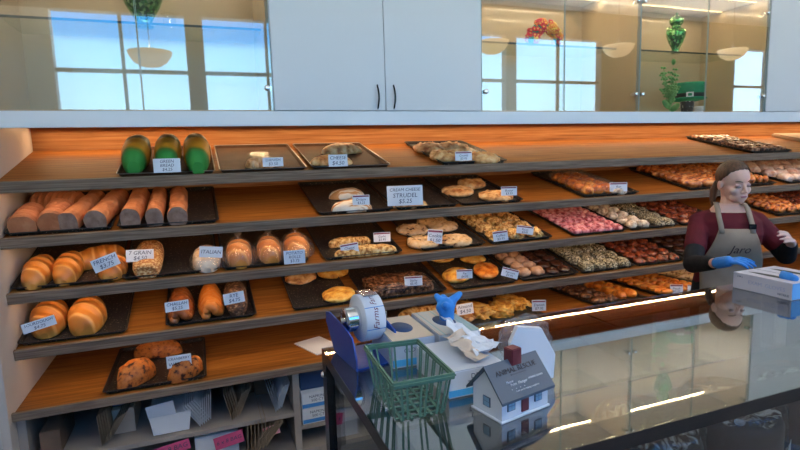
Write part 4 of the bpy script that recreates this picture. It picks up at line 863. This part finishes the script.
# crumpled tissue: folded thin sheet
def crumple(name, pts, m, label, cat, seed=0, amp=.012, parent=None):
    (A, B2, C2, D) = [Vector(p) for p in pts]; n = 14; b = MB(); vs = []
    for i in range(n+1):
        for j in range(n+1):
            u, v = i/n, j/n; p = A.lerp(B2, u).lerp(D.lerp(C2, u), v)
            vs.append(p+Vector((nz(p, 35, seed), nz(p, 35, seed+9), abs(nz(p, 28, seed+4))*1.6))*amp)
    b.add(vs, [(i*(n+1)+j, (i+1)*(n+1)+j, (i+1)*(n+1)+j+1, i*(n+1)+j+1) for i in range(n) for j in range(n)], m, False)
    me = evalmesh(b.mesh(name), [('SOLIDIFY', dict(thickness=.0008))]); return link(name, me, parent, None, label, cat)
zt2 = HC+.069
crumple('tissue_paper', [(.60, 1.30, zt2+.052), (.655, 1.29, zt2+.02), (.70, 1.13, zt2+.01), (.60, 1.10, zt2+.004)], M['whitepaper'], 'crumpled white tissue paper lying on the tissue box', 'tissue paper', 1, .02)
crumple('tissue_paper', [(.56, 1.20, zt2+.03), (.62, 1.20, zt2+.03), (.625, 1.085, zt2+.006), (.585, 1.075, zt2+.004)], mat('beige_tissue', (.66, .52, .40), .7), 'beige scrap of paper at the front of the tissue box', 'paper scrap', 5, .015)
# toy house collection box
M['roof'] = mat('slate_grey_roof', (.075, .105, .145), .45); M['hwall'] = mat('white_toy_wall', (.72, .73, .76), .5); M['maroon'] = mat('maroon_toy_paint', (.16, .025, .035), .5); M['hblack'] = mat('dark_window_paint', (.03, .05, .08), .3)
HO = Vector((.563, .919)); ux = Vector((.135, .029)).normalized(); an = math.atan2(ux.y, ux.x)
hs = empty('toy_house', T_(HO.x, HO.y, HC+.0005) @ RZ(an), 'white toy house collection box with grey roof and maroon chimney', 'toy house')
LW, LD, HE, HR = .140, .092, .058, .108
link('wall', MB().prism([(0, .004), (LD, .004), (LD, HE), (LD/2, HR-.002), (0, HE)], 0, LW, M['hwall'], 'X').mesh('house_wall'), hs)
link('plinth', MB().bbox(-.004, LW+.004, -.004, LD+.004, 0, .0045, M['hwall'], .001).mesh('plinth'), hs)
sl_ = (HR-HE)/(LD/2); ov = .012
for sgn, nm in ((0, 'front_roof_slope'), (1, 'rear_roof_slope')):
    ya, yb = (-ov, LD/2) if sgn == 0 else (LD+ov, LD/2); za = HE-sl_*ov; o = [(ya, za), (yb, HR), (yb, HR+.006), (ya, za+.006)]
    link(nm, MB().prism(o, -.010, LW+.010, M['roof'], 'X').mesh(nm), hs)
ang = math.atan(sl_); slopeM = T_(LW/2, -ov, HE-sl_*ov+.0063) @ RX(ang)
wl = mat('white_print', (.75, .78, .82), .5)
def roof_text(s, size, x, y, m, bold=0):
    link('lettering', text_mesh(s, size, m, shear=0 if bold else .2), hs, slopeM @ T_(x, y, .0006) @ RZ(0))
roof_text('ANIMAL RESCUE', .0165, 0, .060, mat('dark_roof_print', (.02, .02, .025), .5), 1)
roof_text('Home', .008, -.035, .037, wl); roof_text('from  Hunger', .009, -.012, .030, wl); roof_text('OPENING DOORS', .0055, .040, .032, wl); roof_text('thank you for helping a neighbour', .0052, .004, .014, wl); roof_text('.  .  .  .', .016, -.02, .024, wl)
link('coin_slot', MB().box(-.022, .022, .0485, .0515, 0, .0008, M['hblack'], T=slopeM).mesh('coin_slot'), hs)
link('chimney', MB().bbox(.062, .092, LD/2-.014, LD/2+.014, HR-.008, HR+.030, M['maroon'], .002).mesh('chimney'), hs)
link('door', MB().bbox(.056, .078, -.0035, 0, .010, .044, M['maroon'], .001).mesh('house_door'), hs)
def hwin(MX):
    o = link('window', MB().box(-.011, .011, -.0025, 0, 0, .022, M['roof']).mesh('window'), hs, MX)
    for i in (0, 1):
        for j in (0, 1): link('pane', MB().box(-.009+i*.0095, -.0005+i*.0095, -.0032, -.0026, .0015+j*.0105, .0105+j*.0105, M['palebox'] if 0 else mat('toy_pane', (.26, .42, .55), .2)).mesh('pane'), o)
hwin(T_(.026, 0, .022)); hwin(T_(.108, 0, .022)); hwin(T_(0, LD/2, .022) @ RZ(-PI/2))
# white paper plate and clear wrap standing behind the toy house
pl = MB(); pl.lathe([(.001, 0), (.060, 0), (.066, .003), (.080, .010), (.081, .012), (.066, .006), (.001, .003)], M['whitepaper'], 40)
link('paper_bag', MB().prism([(-.045, 0), (.055, 0), (.062, .06), (.030, .125), (-.03, .13), (-.05, .09)], 0, .03, M['whitepaper']).mesh('paper_bag'), None, T_(.745, 1.075, HC+.005) @ RZ(-.35) @ RX(-.15), 'plain white paper bag standing behind the toy house', 'paper bag')
b = MB(); bm = bmesh.new(); bmesh.ops.create_icosphere(bm, subdivisions=4, radius=1)
for v in bm.verts:
    k = 1+.16*nz(v.co, 2.6, 3)+.08*nz(v.co, 7, 5); v.co = Vector((v.co.x*.085*k, v.co.y*.05*k, max(v.co.z*k, -.9)*.068+.0612))
b.bm(bm, M['wrap'], None, False)
link('plastic_bag', b.mesh('plastic_bag'), None, T_(.80, 1.19, HC+.001) @ RZ(.15), 'crumpled clear plastic bag behind the white paper bag', 'plastic bag')
o = link('deli_paper', MB().box(-.09, .09, -.13, .13, 0, .006, M['whitepaper']).mesh('deli_paper'), None, SF[5] @ T_(.60, .30, .001) @ RZ(.35), 'white deli paper lying on the bottom shelf behind the label dispenser', 'paper')
# glove boxes near the woman
lav = mat('pale_lilac_card', (.60, .57, .62), .5); bl = mat('bright_blue_card', (.12, .40, .75), .5)
for x0, x1, lb in ((1.998, 2.116, 'pale glove box nearer the camera by the woman, a blue glove in its slot'), (2.122, 2.24, 'pale glove box on the far side by the woman, with an open slot')):
    t = empty('glove_box', T_((x0+x1)/2, 1.378, HC+.0005), lb, 'box'); w2 = (x1-x0)/2
    link('carton', MB().bbox(-w2, w2, -.115, .115, 0, .064, lav, .0015).mesh('carton'), t)
    link('end_panel', MB().box(-w2+.001, w2-.001, -.1158, -.1152, .002, .062, bl).mesh('end_panel'), t)
    link('slot', MB().prism([(-.012, -.085), (.004, -.06), (.012, 0), (.004, .06), (-.012, .085), (-.020, 0)], .0642, .0648, M['blackmat'], 'Z').mesh('slot'), t)
    if x0 < 2:
        L_ = text_mesh('EXAM  GLOVES', .021, mat('pale_print', (.40, .42, .58), .5), shear=0); link('lettering', L_, t, T_(-w2-.0006, -.02, .034) @ RZ(-PI/2) @ RX(PI/2))
        L_ = text_mesh('NITRILE', .012, M['ink'], shear=0); link('lettering', L_, t, T_(-w2-.0006, -.085, .014) @ RZ(-PI/2) @ RX(PI/2))
        L_ = text_mesh('S M L', .010, M['ink'], shear=0); link('lettering', L_, t, T_(-w2-.0006, .085, .05) @ RZ(-PI/2) @ RX(PI/2))
gt = MB(); gt.cap((0, -.018, .004), .014, (0, .02, .006), .016, M['glove']); gt.cap((.004, 0, .01), .012, (.006, .028, .014), .010, M['glove'])
link('glove_tip', gt.mesh('glove_tip'), None, T_(2.053, 1.31, HC+.068), 'tip of a blue glove poking from the near glove box', 'glove')
yb_ = lump(.10, .08, .05, mat('yellow_paper', (.75, .50, .08), .6), 4, .1, 20, 3); link('yellow_pouch', yb_.mesh('yellow_pouch'), None, T_(2.42, 1.45, HC+.001), 'small yellow pouch at the right edge beside the glove boxes', 'pouch')
# ------------------------------------------------------------------ ornaments in the glass cabinets
zs = 1.67+.7365; zc = CB+.001
M['gmosaic'] = noisy('green_mirror_mosaic', [(.0, (.01, .09, .03)), (.4, (.03, .28, .07)), (.6, (.10, .50, .14)), (.8, (.55, .80, .35)), (1, (.02, .2, .06))], 60, (1, 1, 1), kind='cells', rough=.12, metal=.7, coat=.6)
M['leaf'] = noisy('green_leaf', [(.3, (.05, .24, .06)), (.6, (.20, .45, .16)), (.8, (.45, .55, .3))], 12, rough=.5)
M['felt'] = noisy('green_felt', [(.3, (.015, .24, .12)), (.7, (.03, .34, .17))], 30, rough=.9)
M['dots'] = noisy('dotted_black_glaze', [(.0, (.8, .8, .8)), (.16, (.75, .75, .75)), (.2, (.02, .02, .025)), (1, (.02, .02, .025))], 60, kind='voro', rough=.3)
def urn(MX, S, lb, nm='mosaic_urn'):
    t = empty(nm, MX @ SC(S*1.2, S, S), lb, 'vase')
    link('body', MB().lathe([(.030, 0), (.034, .004), (.026, .02), (.028, .04), (.050, .09), (.066, .14), (.068, .165), (.058, .185), (.036, .20), (.030, .212), (.034, .222)], M['gmosaic'], 32).mesh('urn_body'), t)
    link('lid', MB().lathe([(.036, .2225), (.046, .235), (.050, .255), (.044, .275), (.026, .29), (.010, .297), (.008, .306), (.012, .312), (.006, .32)], M['gmosaic'], 32).mesh('urn_lid'), t)
    for s_ in (-1, 1):
        link('handle', MB().tube([(s_*(.060+.022*math.sin(PI*i/8)), 0, .13+.075*i/8) for i in range(9)], .005, M['gmosaic'], 8).mesh('urn_handle'), t)
urn(T_(3.61, 3.28, zs), .98, 'green mosaic lidded urn on the glass shelf of the right-hand glass cabinet')
t = empty('green_vase', T_(-.215, 3.32, zs), 'large green speckled vase standing on the left cabinet\'s glass shelf', 'vase')
link('body', MB().lathe([(.045, 0), (.050, .006), (.038, .02), (.045, .04), (.085, .11), (.120, .19), (.128, .24), (.105, .28), (.055, .31), (.06, .325)], M['gmosaic'], 36).mesh('vase_body'), t)
link('glass_cup', MB().lathe([(.03, 0), (.034, .004), (.03, .05), (.045, .065)], M['dome'], 24, cap=False).mesh('glass_cup'), None, T_(-.085, 3.26, zs), 'small clear glass cup beside the large green vase', 'glass')
# flower arch of bright blossoms
fc_ = [mat('red_blossom', (.60, .02, .05), .6), mat('orange_blossom', (.80, .28, .04), .6), mat('yellow_blossom', (.85, .62, .10), .6), mat('teal_leaf', (.02, .22, .16), .6)]
t = empty('flower_arch', T_(2.40, 3.32, zs), 'arched ornament covered in red, orange and gold blossoms', 'ornament')
link('arch', MB().tube([((.115*math.cos(PI*i/16)), 0, .02+.135*math.sin(PI*i/16)) for i in range(17)], .034, fc_[3], 10).mesh('arch'), t)
random.seed(3); petal = []
for m_ in fc_[:3]:
    b = MB(); b.ell((0, 0, 0), (.008, .008, .006), fc_[2], sub=1)
    for q in range(5): b.ell((.013*math.cos(q*1.257), .013*math.sin(q*1.257), .001), (.010, .008, .004), m_, sub=1)
    petal.append(b.mesh('blossom'))
for i in range(90):
    a = PI*random.random(); q = random.random()*2*PI; r = .115+.040*math.cos(q); y = -abs(.040*math.sin(q))
    me = petal[0 if a > 1.7 and random.random() < .8 else random.choice((0, 1, 1, 2))]
    link('blossom', me, t, T_(r*math.cos(a), y, .02+(.135+.040*math.cos(q))*math.sin(a)) @ RX(1.2) @ RZ(q))
# plant, hat, pot
t = empty('leafy_plant', T_(3.51, 3.22, zc), 'pale green leafy plant at the left of the green hat', 'plant')
b = MB(); random.seed(5)
for s_ in range(14):
    top = Vector((random.uniform(-.09, .07), random.uniform(-.04, .04), random.uniform(.16, .36))); pts = [Vector((0, 0, .02)).lerp(top, i/6)+Vector((0, 0, .03*math.sin(i/6*PI))) for i in range(7)]
    b.tube(pts, .0025, M['leaf'], 5)
    for i in range(2, 7):
        for sgn in (-1, 1): b.ell(pts[i]+Vector((sgn*.014, 0, .003)), (.016, .006, .010), M['leaf'], sub=1)
link('foliage', b.mesh('foliage'), t)
for q in ((-.06, .07, .6), (.03, .05, -.5)): link('broad_leaf', MB().ell((0, 0, 0), (.055, .006, .026), M['leaf'], sub=2).mesh('broad_leaf'), t, T_(q[0], -.02, q[1]) @ RY(q[2]))
link('bud', MB().ell((.02, 0, .40), (.016, .016, .024), M['leaf'], sub=2).mesh('bud'), t)
link('saucer', MB().lathe([(.05, 0), (.06, .006), (.055, .012), (.02, .014)], M['felt'], 24).mesh('saucer'), t)
t = empty('dotted_pot', T_(3.575, 3.12, zc), 'small black pot with white dots in front of the green hat', 'pot')
link('body', MB().lathe([(.030, 0), (.042, .004), (.050, .085), (.046, .088), (.03, .08)], M['dots'], 24).mesh('pot_body'), t)
link('cup', MB().lathe([(.02, 0), (.03, .004), (.034, .05), (.03, .052)], M['whitepaper'], 20).mesh('cup'), None, T_(3.70, 3.12, zc), 'small white cup below the brim of the green hat', 'cup')
t = empty('top_hat', T_(3.81, 3.32, zc+.125) @ SC(1, 1, .9), 'green felt hat with a black band and square buckle', 'hat')
link('crown', MB().lathe([(.115, .012), (.118, .03), (.128, .13), (.120, .145), (.01, .148)], M['felt'], 40).mesh('hat_crown'), t)
link('brim', MB().lathe([(.06, -.020), (.125, -.006), (.140, .008), (.132, .014), (.05, .010)], M['felt'], 40).mesh('hat_brim'), t)
hb = link('band', MB().lathe([(.1185, .016), (.1215, .018), (.1235, .048), (.1215, .05)], M['blackmat'], 40, cap=False).mesh('hat_band'), t)
bk = MB(); bk.box(-.026, .026, -.004, 0, .010, .056, M['whitepaper']); link('buckle', bk.mesh('buckle'), hb, RZ(-.75) @ T_(0, -.1235, 0))
link('buckle_centre', MB().box(-.014, .014, -.006, -.0042, .021, .045, M['felt']).mesh('buckle_centre'), hb, RZ(-.75) @ T_(0, -.1235, 0))
link('hat_stand', MB().lathe([(.055, 0), (.055, .004), (.02, .010), (.02, .115), (.05, .118)], M['whitepaper'], 24).mesh('hat_stand'), None, T_(3.81, 3.32, zc), 'short white stand under the green felt hat', 'stand')
# pendant lamps hanging in the room, seen as reflections
shade = mat('cream_lamp_shade', (.75, .62, .45), .6, emit=(1, .72, .42), es=.9)
for px, py, lb in ((150, 52, 'bowl pendant lamp hanging behind the camera, leftmost'), (491, 42, 'bowl pendant lamp hanging behind the camera, second from left'), (617, 46, 'bowl pendant lamp hanging behind the camera, third from left'), (731, 50, 'bowl pendant lamp hanging behind the camera, rightmost')):
    P = onY(px, py, 6.5); t = empty('pendant_lamp', T_(P.x, -.5, P.z), lb, 'lamp', 'pendant lamps')
    link('lamp_shade', MB().lathe([(.01, -.17), (.10, -.155), (.17, -.11), (.215, -.04), (.225, 0), (.21, 0), (.16, -.10), (.01, -.16)], shade, 32, cap=False).mesh('lamp_shade'), t)
    o = area('pendant_light', (0, 0, -.03), .3, .3, 68, (1, .93, .85), (PI, 0, 0), t)
    link('cord', MB().tube([(0, 0, -.16), (0, 0, CEIL-P.z)], .004, M['black'], 6).mesh('cord'), t)
# ------------------------------------------------------------------ the woman behind the counter
skin = noisy('fair_skin', [(.3, (.80, .47, .36)), (.7, (.87, .56, .45))], 9, rough=.5)
skin.node_tree.nodes['Principled BSDF'].inputs['Subsurface Weight'].default_value = .15
skin.node_tree.nodes['Principled BSDF'].inputs['Subsurface Radius'].default_value = (.01, .004, .002)
shirtm = noisy('maroon_cotton', [(.3, (.10, .004, .011)), (.7, (.155, .007, .018))], 10, rough=.8, bump=.15, bscale=14)
blackm = noisy('black_knit', [(.3, (.008, .008, .01)), (.7, (.016, .016, .018))], 30, rough=.8)
apronm = noisy('taupe_canvas', [(.3, (.29, .215, .155)), (.7, (.37, .285, .21))], 9, rough=.85, bump=.2, bscale=12)
hairm = noisy('light_brown_hair', [(.3, (.06, .026, .014)), (.7, (.15, .072, .038))], 12, (6, 6, .7), 4, .45, .3, 40)
PO = Vector((2.80, 2.14, 0)); TH = math.radians(-36)
wm = empty('person', T_(*PO), 'woman in maroon shirt and taupe apron looking down behind the counter', 'person')
Lm = RZ(TH)                                     # torso frame: local -y is where the chest faces
def L2(x, y, z): return Lm @ Vector((x, y, z))
def rel(P): return Vector(P)-PO
def remesh(name, b, vox, m, mods=(), parent=wm, smooth=2):
    me = evalmesh(b.mesh(name), [('REMESH', dict(mode='VOXEL', voxel_size=vox, use_smooth_shade=True)), ('SMOOTH', dict(iterations=smooth, factor=.5))]+list(mods))
    me.materials.clear(); me.materials.append(m)
    return link(name, me, parent)
shR, shL = L2(-.148, .01, 1.248), L2(.148, .01, 1.248)
elR = rel((2.46, 2.07, 1.045)); wrR = rel((2.34, 1.83, 1.105)); 
elL = L2(.25, -.06, 1.06); haL = rel(onY(789, 238, 1.83)); wrL = haL+Vector((.075, .035, -.035))
elL = Vector((elL.x+.04, elL.y, elL.z))
def torso(b, g, z0=.80, z1=1.33, m=skin):
    secs = [(.78, .165, .120, 0), (.90, .155, .110, 0), (1.00, .140, .100, 0), (1.10, .148, .108, -.008), (1.18, .158, .118, -.016), (1.25, .155, .100, -.004), (1.300, .105, .070, .01), (1.345, .062, .058, .02)]
    n = 28; vs = []; S = [q for q in secs if z0 <= q[0] <= z1+.02]
    for z, a, d, oy in S:
        for j in range(n):
            t = 2*PI*j/n; vs.append(L2((a+g)*math.cos(t), oy+(d+g)*math.sin(t), z))
    R = len(S); b.add(vs, [(i*n+j, i*n+(j+1) % n, (i+1)*n+(j+1) % n, (i+1)*n+j) for i in range(R-1) for j in range(n)]+[tuple(range(n))[::-1], tuple((R-1)*n+j for j in range(n))], m, True)
    for s_ in (-1, 1) if z1 > 1.2 else (): b.ell(L2(s_*.060, -.082, 1.155), (.056+g*.6, .050+g*.6, .056+g*.6), m, sub=2)
# head frame
HT = Vector((.012, -.008, 1.358)); yawH = math.radians(-15); pitH = math.radians(9)
HM = T_(*HT) @ RZ(yawH) @ RX(pitH) @ RY(math.radians(-4)); HM3 = HM
def hp(x, y, z): return HM @ Vector((x, y, z))
def hell(b, c, r, m=skin, sub=3): b.ell(c, r, m, T=HM, sub=sub)
b = MB(); torso(b, 0)
b.cap(L2(0, .02, 1.27), .056, hp(0, .022, .01), .043, skin); b.cap(hp(0, .022, .01), .043, hp(0, .03, .07), .046, skin)
hell(b, (0, .008, .142), (.073, .092, .086)); hell(b, (0, -.012, .085), (.062, .072, .070)); hell(b, (0, -.042, .045), (.047, .045, .042)); hell(b, (0, -.066, .020), (.018, .018, .017))
for s_ in (-1, 1):
    hell(b, (s_*.032, -.052, .078), (.028, .026, .028)); hell(b, (s_*.074, .012, .100), (.008, .020, .030)); hell(b, (s_*.030, -.066, .106), (.016, .013, .012)); hell(b, (s_*.009, -.092, .074), (.009, .010, .007))
hell(b, (0, -.056, .145), (.048, .026, .034))
b.cap(hp(0, -.080, .112), .008, hp(0, -.100, .080), .0095, skin); hell(b, (0, -.078, .047), (.020, .012, .013))
for sh, el, wr in ((shR, elR, wrR), (shL, elL, wrL)):
    b.cap(sh, .048, el, .037, skin); b.cap(el, .037, wr, .024, skin)
# legs
for s_ in (-1, 1):
    b.cap(L2(s_*.085, 0, .82), .085, L2(s_*.09, -.01, .46), .055, skin); b.cap(L2(s_*.09, -.01, .46), .055, L2(s_*.09, .02, .09), .038, skin); b.cap(L2(s_*.09, .03, .055), .040, L2(s_*.09, -.11, .035), .032, skin)
def hand(b, W, D, N, m, curl=.5, side=1, sc_=1.0):
    """W wrist, D direction of fingers, N normal of the back of the hand"""
    D = D.normalized(); N = (N-D*N.dot(D)).normalized(); S = D.cross(N)*side
    pc = W+D*.045*sc_; 
    for q in (-.024, -.008, .008, .024): b.cap(W+S*q*.7*sc_+D*.01*sc_, .014*sc_, W+D*.082*sc_+S*q*1.15*sc_, .0115*sc_, m, 10)
    for i, (q, l) in enumerate(((-.028, .030), (-.0095, .036), (.0095, .033), (.027, .026))):
        p = W+D*.084*sc_+S*q*1.15*sc_; d = D; r = .0088*sc_
        for k_ in range(3):
            a = curl*(.6+.25*i*.3) ; d = (d*math.cos(a)-N*math.sin(a)*1).normalized(); p2 = p+d*l*sc_*(1, .75, .6)[k_]; b.cap(p, r, p2, r*.92, m, 10); p = p2; r *= .92
    p = W+D*.025*sc_-S*.024*sc_; d = (D*.75-S*.7-N*.25).normalized()
    for l, r in ((.034, .0115), (.028, .010)): p2 = p+d*l*sc_; b.cap(p, r*sc_, p2, r*.9*sc_, m, 10); p = p2; d = (d+D*.4-N*.3).normalized()
hand(b, wrL, (haL-wrL)+Vector((-.02, -.01, .02)), Vector((-.3, -.6, .6)), skin, .55, -1, .92)
body = remesh('body', b, .0038, skin, smooth=7)
# clothing and hair
b = MB(); torso(b, .012, .78, 1.31, shirtm)
for sh, el in ((shR, elR), (shL, elL)):
    mid = sh.lerp(el, .62); b.cap(sh+Vector((0, 0, -.008)), .054, mid, .058, shirtm); b.cap(sh, .050, L2(0, .02, 1.300).lerp(sh, .25), .040, shirtm)
remesh('shirt', b, .0065, shirtm, smooth=4)
# crew collar
nc = L2(0, .02, 1.315)
link('collar', MB().tube([nc+Lm.to_3x3() @ Vector((.064*math.cos(2*PI*i/24), .058*math.sin(2*PI*i/24), .012*math.sin(2*PI*i/24))) for i in range(24)], .0075, shirtm, 8, True).mesh('collar'), wm)
b = MB()
for s_, sh, el, wr in ((0, shR, elR, wrR), (1, shL, elL, wrL)):
    b2 = MB(); st = sh.lerp(el, .5); en = el.lerp(wr, .76); b2.cap(st, .052, el, .050, blackm); b2.cap(el, .050, en, .036, blackm); remesh('undersleeve', b2, .006, blackm, smooth=3)
b = MB()
for s_ in (-1, 1): b.cap(L2(s_*.085, 0, .80), .098, L2(s_*.09, -.01, .46), .070, blackm); b.cap(L2(s_*.09, -.01, .46), .070, L2(s_*.09, .02, .12), .052, blackm)
torso(b, .014, .78, .95, blackm); remesh('trousers', b, .009, blackm)
for s_ in (-1, 1):
    b = MB(); b.cap(L2(s_*.09, .035, .052), .046, L2(s_*.09, -.12, .04), .038, M['blackmat']); b.box(-.04, .04, -.15, .075, .0, .02, M['blackmat'], T=Lm @ T_(s_*.09, 0, 0)); remesh('shoe', b, .006, M['blackmat'])
# glove on her right hand
b = MB(); Dg = rel((2.335, 1.655, 1.165))-wrR
hand(b, wrR+Dg*.12, Dg+Vector((.06, .0, -.01)), Vector((-.25, -.1, 1)), M['glove'], .55, 1, .86); b.cap(wrR, .029, wrR+Dg*.30, .027, M['glove'])
remesh('glove', b, .0035, M['glove'], smooth=1)
# apron: a thin sheet offset from the chest
def front(x, z, off):
    tab = [(.45, .20, .17), (.78, .178, .135), (.90, .168, .126), (1.00, .155, .117), (1.10, .168, .158), (1.155, .175, .168), (1.20, .175, .150), (1.26, .175, .112), (1.32, .12, .082)]
    for (za, aa, da), (zb_, ab, db) in zip(tab[:-1], tab[1:]):
        if za <= z <= zb_: q = (z-za)/(zb_-za); a = aa+(ab-aa)*q; d = da+(db-da)*q; break
    q = max(0, 1-(x/(a*1.15))**2)**.42; return L2(x, -(d+off)*q-.004, z)
b = MB(); vs = []; NZ, NX = 26, 22
for i in range(NZ+1):
    z = .47+(1.222-.47)*i/NZ; hw = .155 if z < 1.0 else (.155-.072*((z-1.0)/.222)**1.3)
    for j in range(NX+1):
        x = -hw+2*hw*j/NX; p = front(x, z, .012); vs.append(p+Lm.to_3x3() @ Vector((0, -.006*nz((x, 0, z), 14, 2), 0)))
b.add(vs, [(i*(NX+1)+j, i*(NX+1)+j+1, (i+1)*(NX+1)+j+1, (i+1)*(NX+1)+j) for i in range(NZ) for j in range(NX)], apronm, True)
me = evalmesh(b.mesh('apron'), [('SOLIDIFY', dict(thickness=.004, offset=0))]); ap = link('apron', me, wm)
def strap(pts, w_, m, nm, parent):
    b = MB(); n = len(pts); vs = []
    for i, p in enumerate(pts):
        t = (pts[min(i+1, n-1)]-pts[max(i-1, 0)]).normalized(); s_ = Lm.to_3x3() @ Vector((1, 0, 0)); s_ = (s_-t*s_.dot(t)).normalized()*w_/2; vs += [p-s_, p+s_]
    b.add(vs, [(2*i, 2*i+1, 2*i+3, 2*i+2) for i in range(n-1)], m, True)
    me = evalmesh(b.mesh(nm), [('SOLIDIFY', dict(thickness=.004, offset=0))]); return link(nm, me, parent)
for s_ in (-1, 1):
    pts = [front(s_*.074, 1.20, .020), front(s_*.076, 1.245, .022), L2(s_*.076, -.098, 1.285), L2(s_*.074, -.066, 1.322), L2(s_*.070, -.025, 1.345), L2(s_*.060, .03, 1.352), L2(s_*.03, .075, 1.345), L2(0, .082, 1.342)]
    st = strap(pts, .026, apronm, 'neck_strap', ap)
    if s_ == 1: link('buckle', MB().bbox(-.018, .018, -.004, .004, -.014, .014, M['black'], .002).mesh('strap_buckle'), ap, T_(*front(.074, 1.235, .030)) @ Lm)
me = text_mesh('Jaro', .062, mat('dark_brown_print', (.05, .025, .025), .7), shear=.35, ext=.0)
bm = bmesh.new(); bm.from_mesh(me); bmesh.ops.triangulate(bm, faces=bm.faces[:]); 
for v in bm.verts:
    x, z = v.co.x*1.0, v.co.y; P_ = front(x+.010, 1.112+z, .0225); v.co = P_
bm.to_mesh(me); bm.free(); link('script_lettering', me, ap)
# hair
b = MB(); bm = bmesh.new(); bmesh.ops.create_icosphere(bm, subdivisions=5, radius=1)
for v in bm.verts: v.co = Vector((v.co.x*.080, .012+v.co.y*.098, .145+v.co.z*.091))
hl = [(-.12, .212), (-.078, .200), (-.055, .185), (-.035, .160), (-.012, .135), (.004, .118), (.03, .105), (.05, .075), (.075, .055), (.2, .05)]
def hairline(y):
    for (ya, za), (yb2, zb2) in zip(hl[:-1], hl[1:]):
        if ya <= y <= yb2: return za+(zb2-za)*(y-ya)/(yb2-ya)
    return .05
dl = [v for v in bm.verts if v.co.z < hairline(v.co.y)+.003*math.sin(v.co.x*300)]
bmesh.ops.delete(bm, geom=dl, context='VERTS')
b.bm(bm, hairm, HM, True); me = evalmesh(b.mesh('hair'), [('SOLIDIFY', dict(thickness=.009, offset=-1)), ('SMOOTH', dict(iterations=4))]); hr = link('hair', me, wm)
b = MB()
pts = [hp(0, .095, .10), hp(-.015, .112, .085), hp(-.035, .108, .05), hp(-.048, .095, .0), hp(-.05, .085, -.055)]
for p, q, r0, r1 in zip(pts[:-1], pts[1:], (.020, .020, .022, .018), (.020, .022, .018, .008)): b.cap(p, r0, q, r1, hairm)
remesh('ponytail', b, .005, hairm, parent=hr)
# face details
lipm = mat('lips', (.50, .17, .17), .45); browm = mat('eyebrow', (.16, .085, .05), .8); lashm = mat('lashes', (.05, .025, .02), .8); lidm = mat('eyelid', (.60, .36, .33), .5)
for s_ in (-1, 1):
    link('eyebrow', MB().tube([hp(s_*(.014+.036*i/6), -.087+.013*(i/6)**1.5, .130+.006*math.sin(i/6*2.4)) for i in range(7)], [.0012+.002*math.sin(PI*(i+.6)/7) for i in range(7)], browm, 6).mesh('eyebrow'), wm)
    e_ = MB(); e_.ell((s_*.030, -.0725, .109), (.0145, .0105, .0090), lidm, T=HM, sub=2); ey = link('eyelid', e_.mesh('eyelid'), wm)
    link('eyelashes', MB().tube([hp(s_*.031+.015*math.cos(PI+PI*i/8), -.0745-.0090*math.sin(PI*i/8), .1045-.0035*math.sin(PI*i/8)) for i in range(9)], .0014, lashm, 6).mesh('eyelashes'), ey)
lp = MB(); lp.ell((0, -.0870, .0505), (.022, .0055, .0034), lipm, T=HM, sub=2); lp.ell((0, -.0862, .0450), (.018, .0055, .0042), lipm, T=HM, sub=2); link('lips', lp.mesh('lips'), wm)
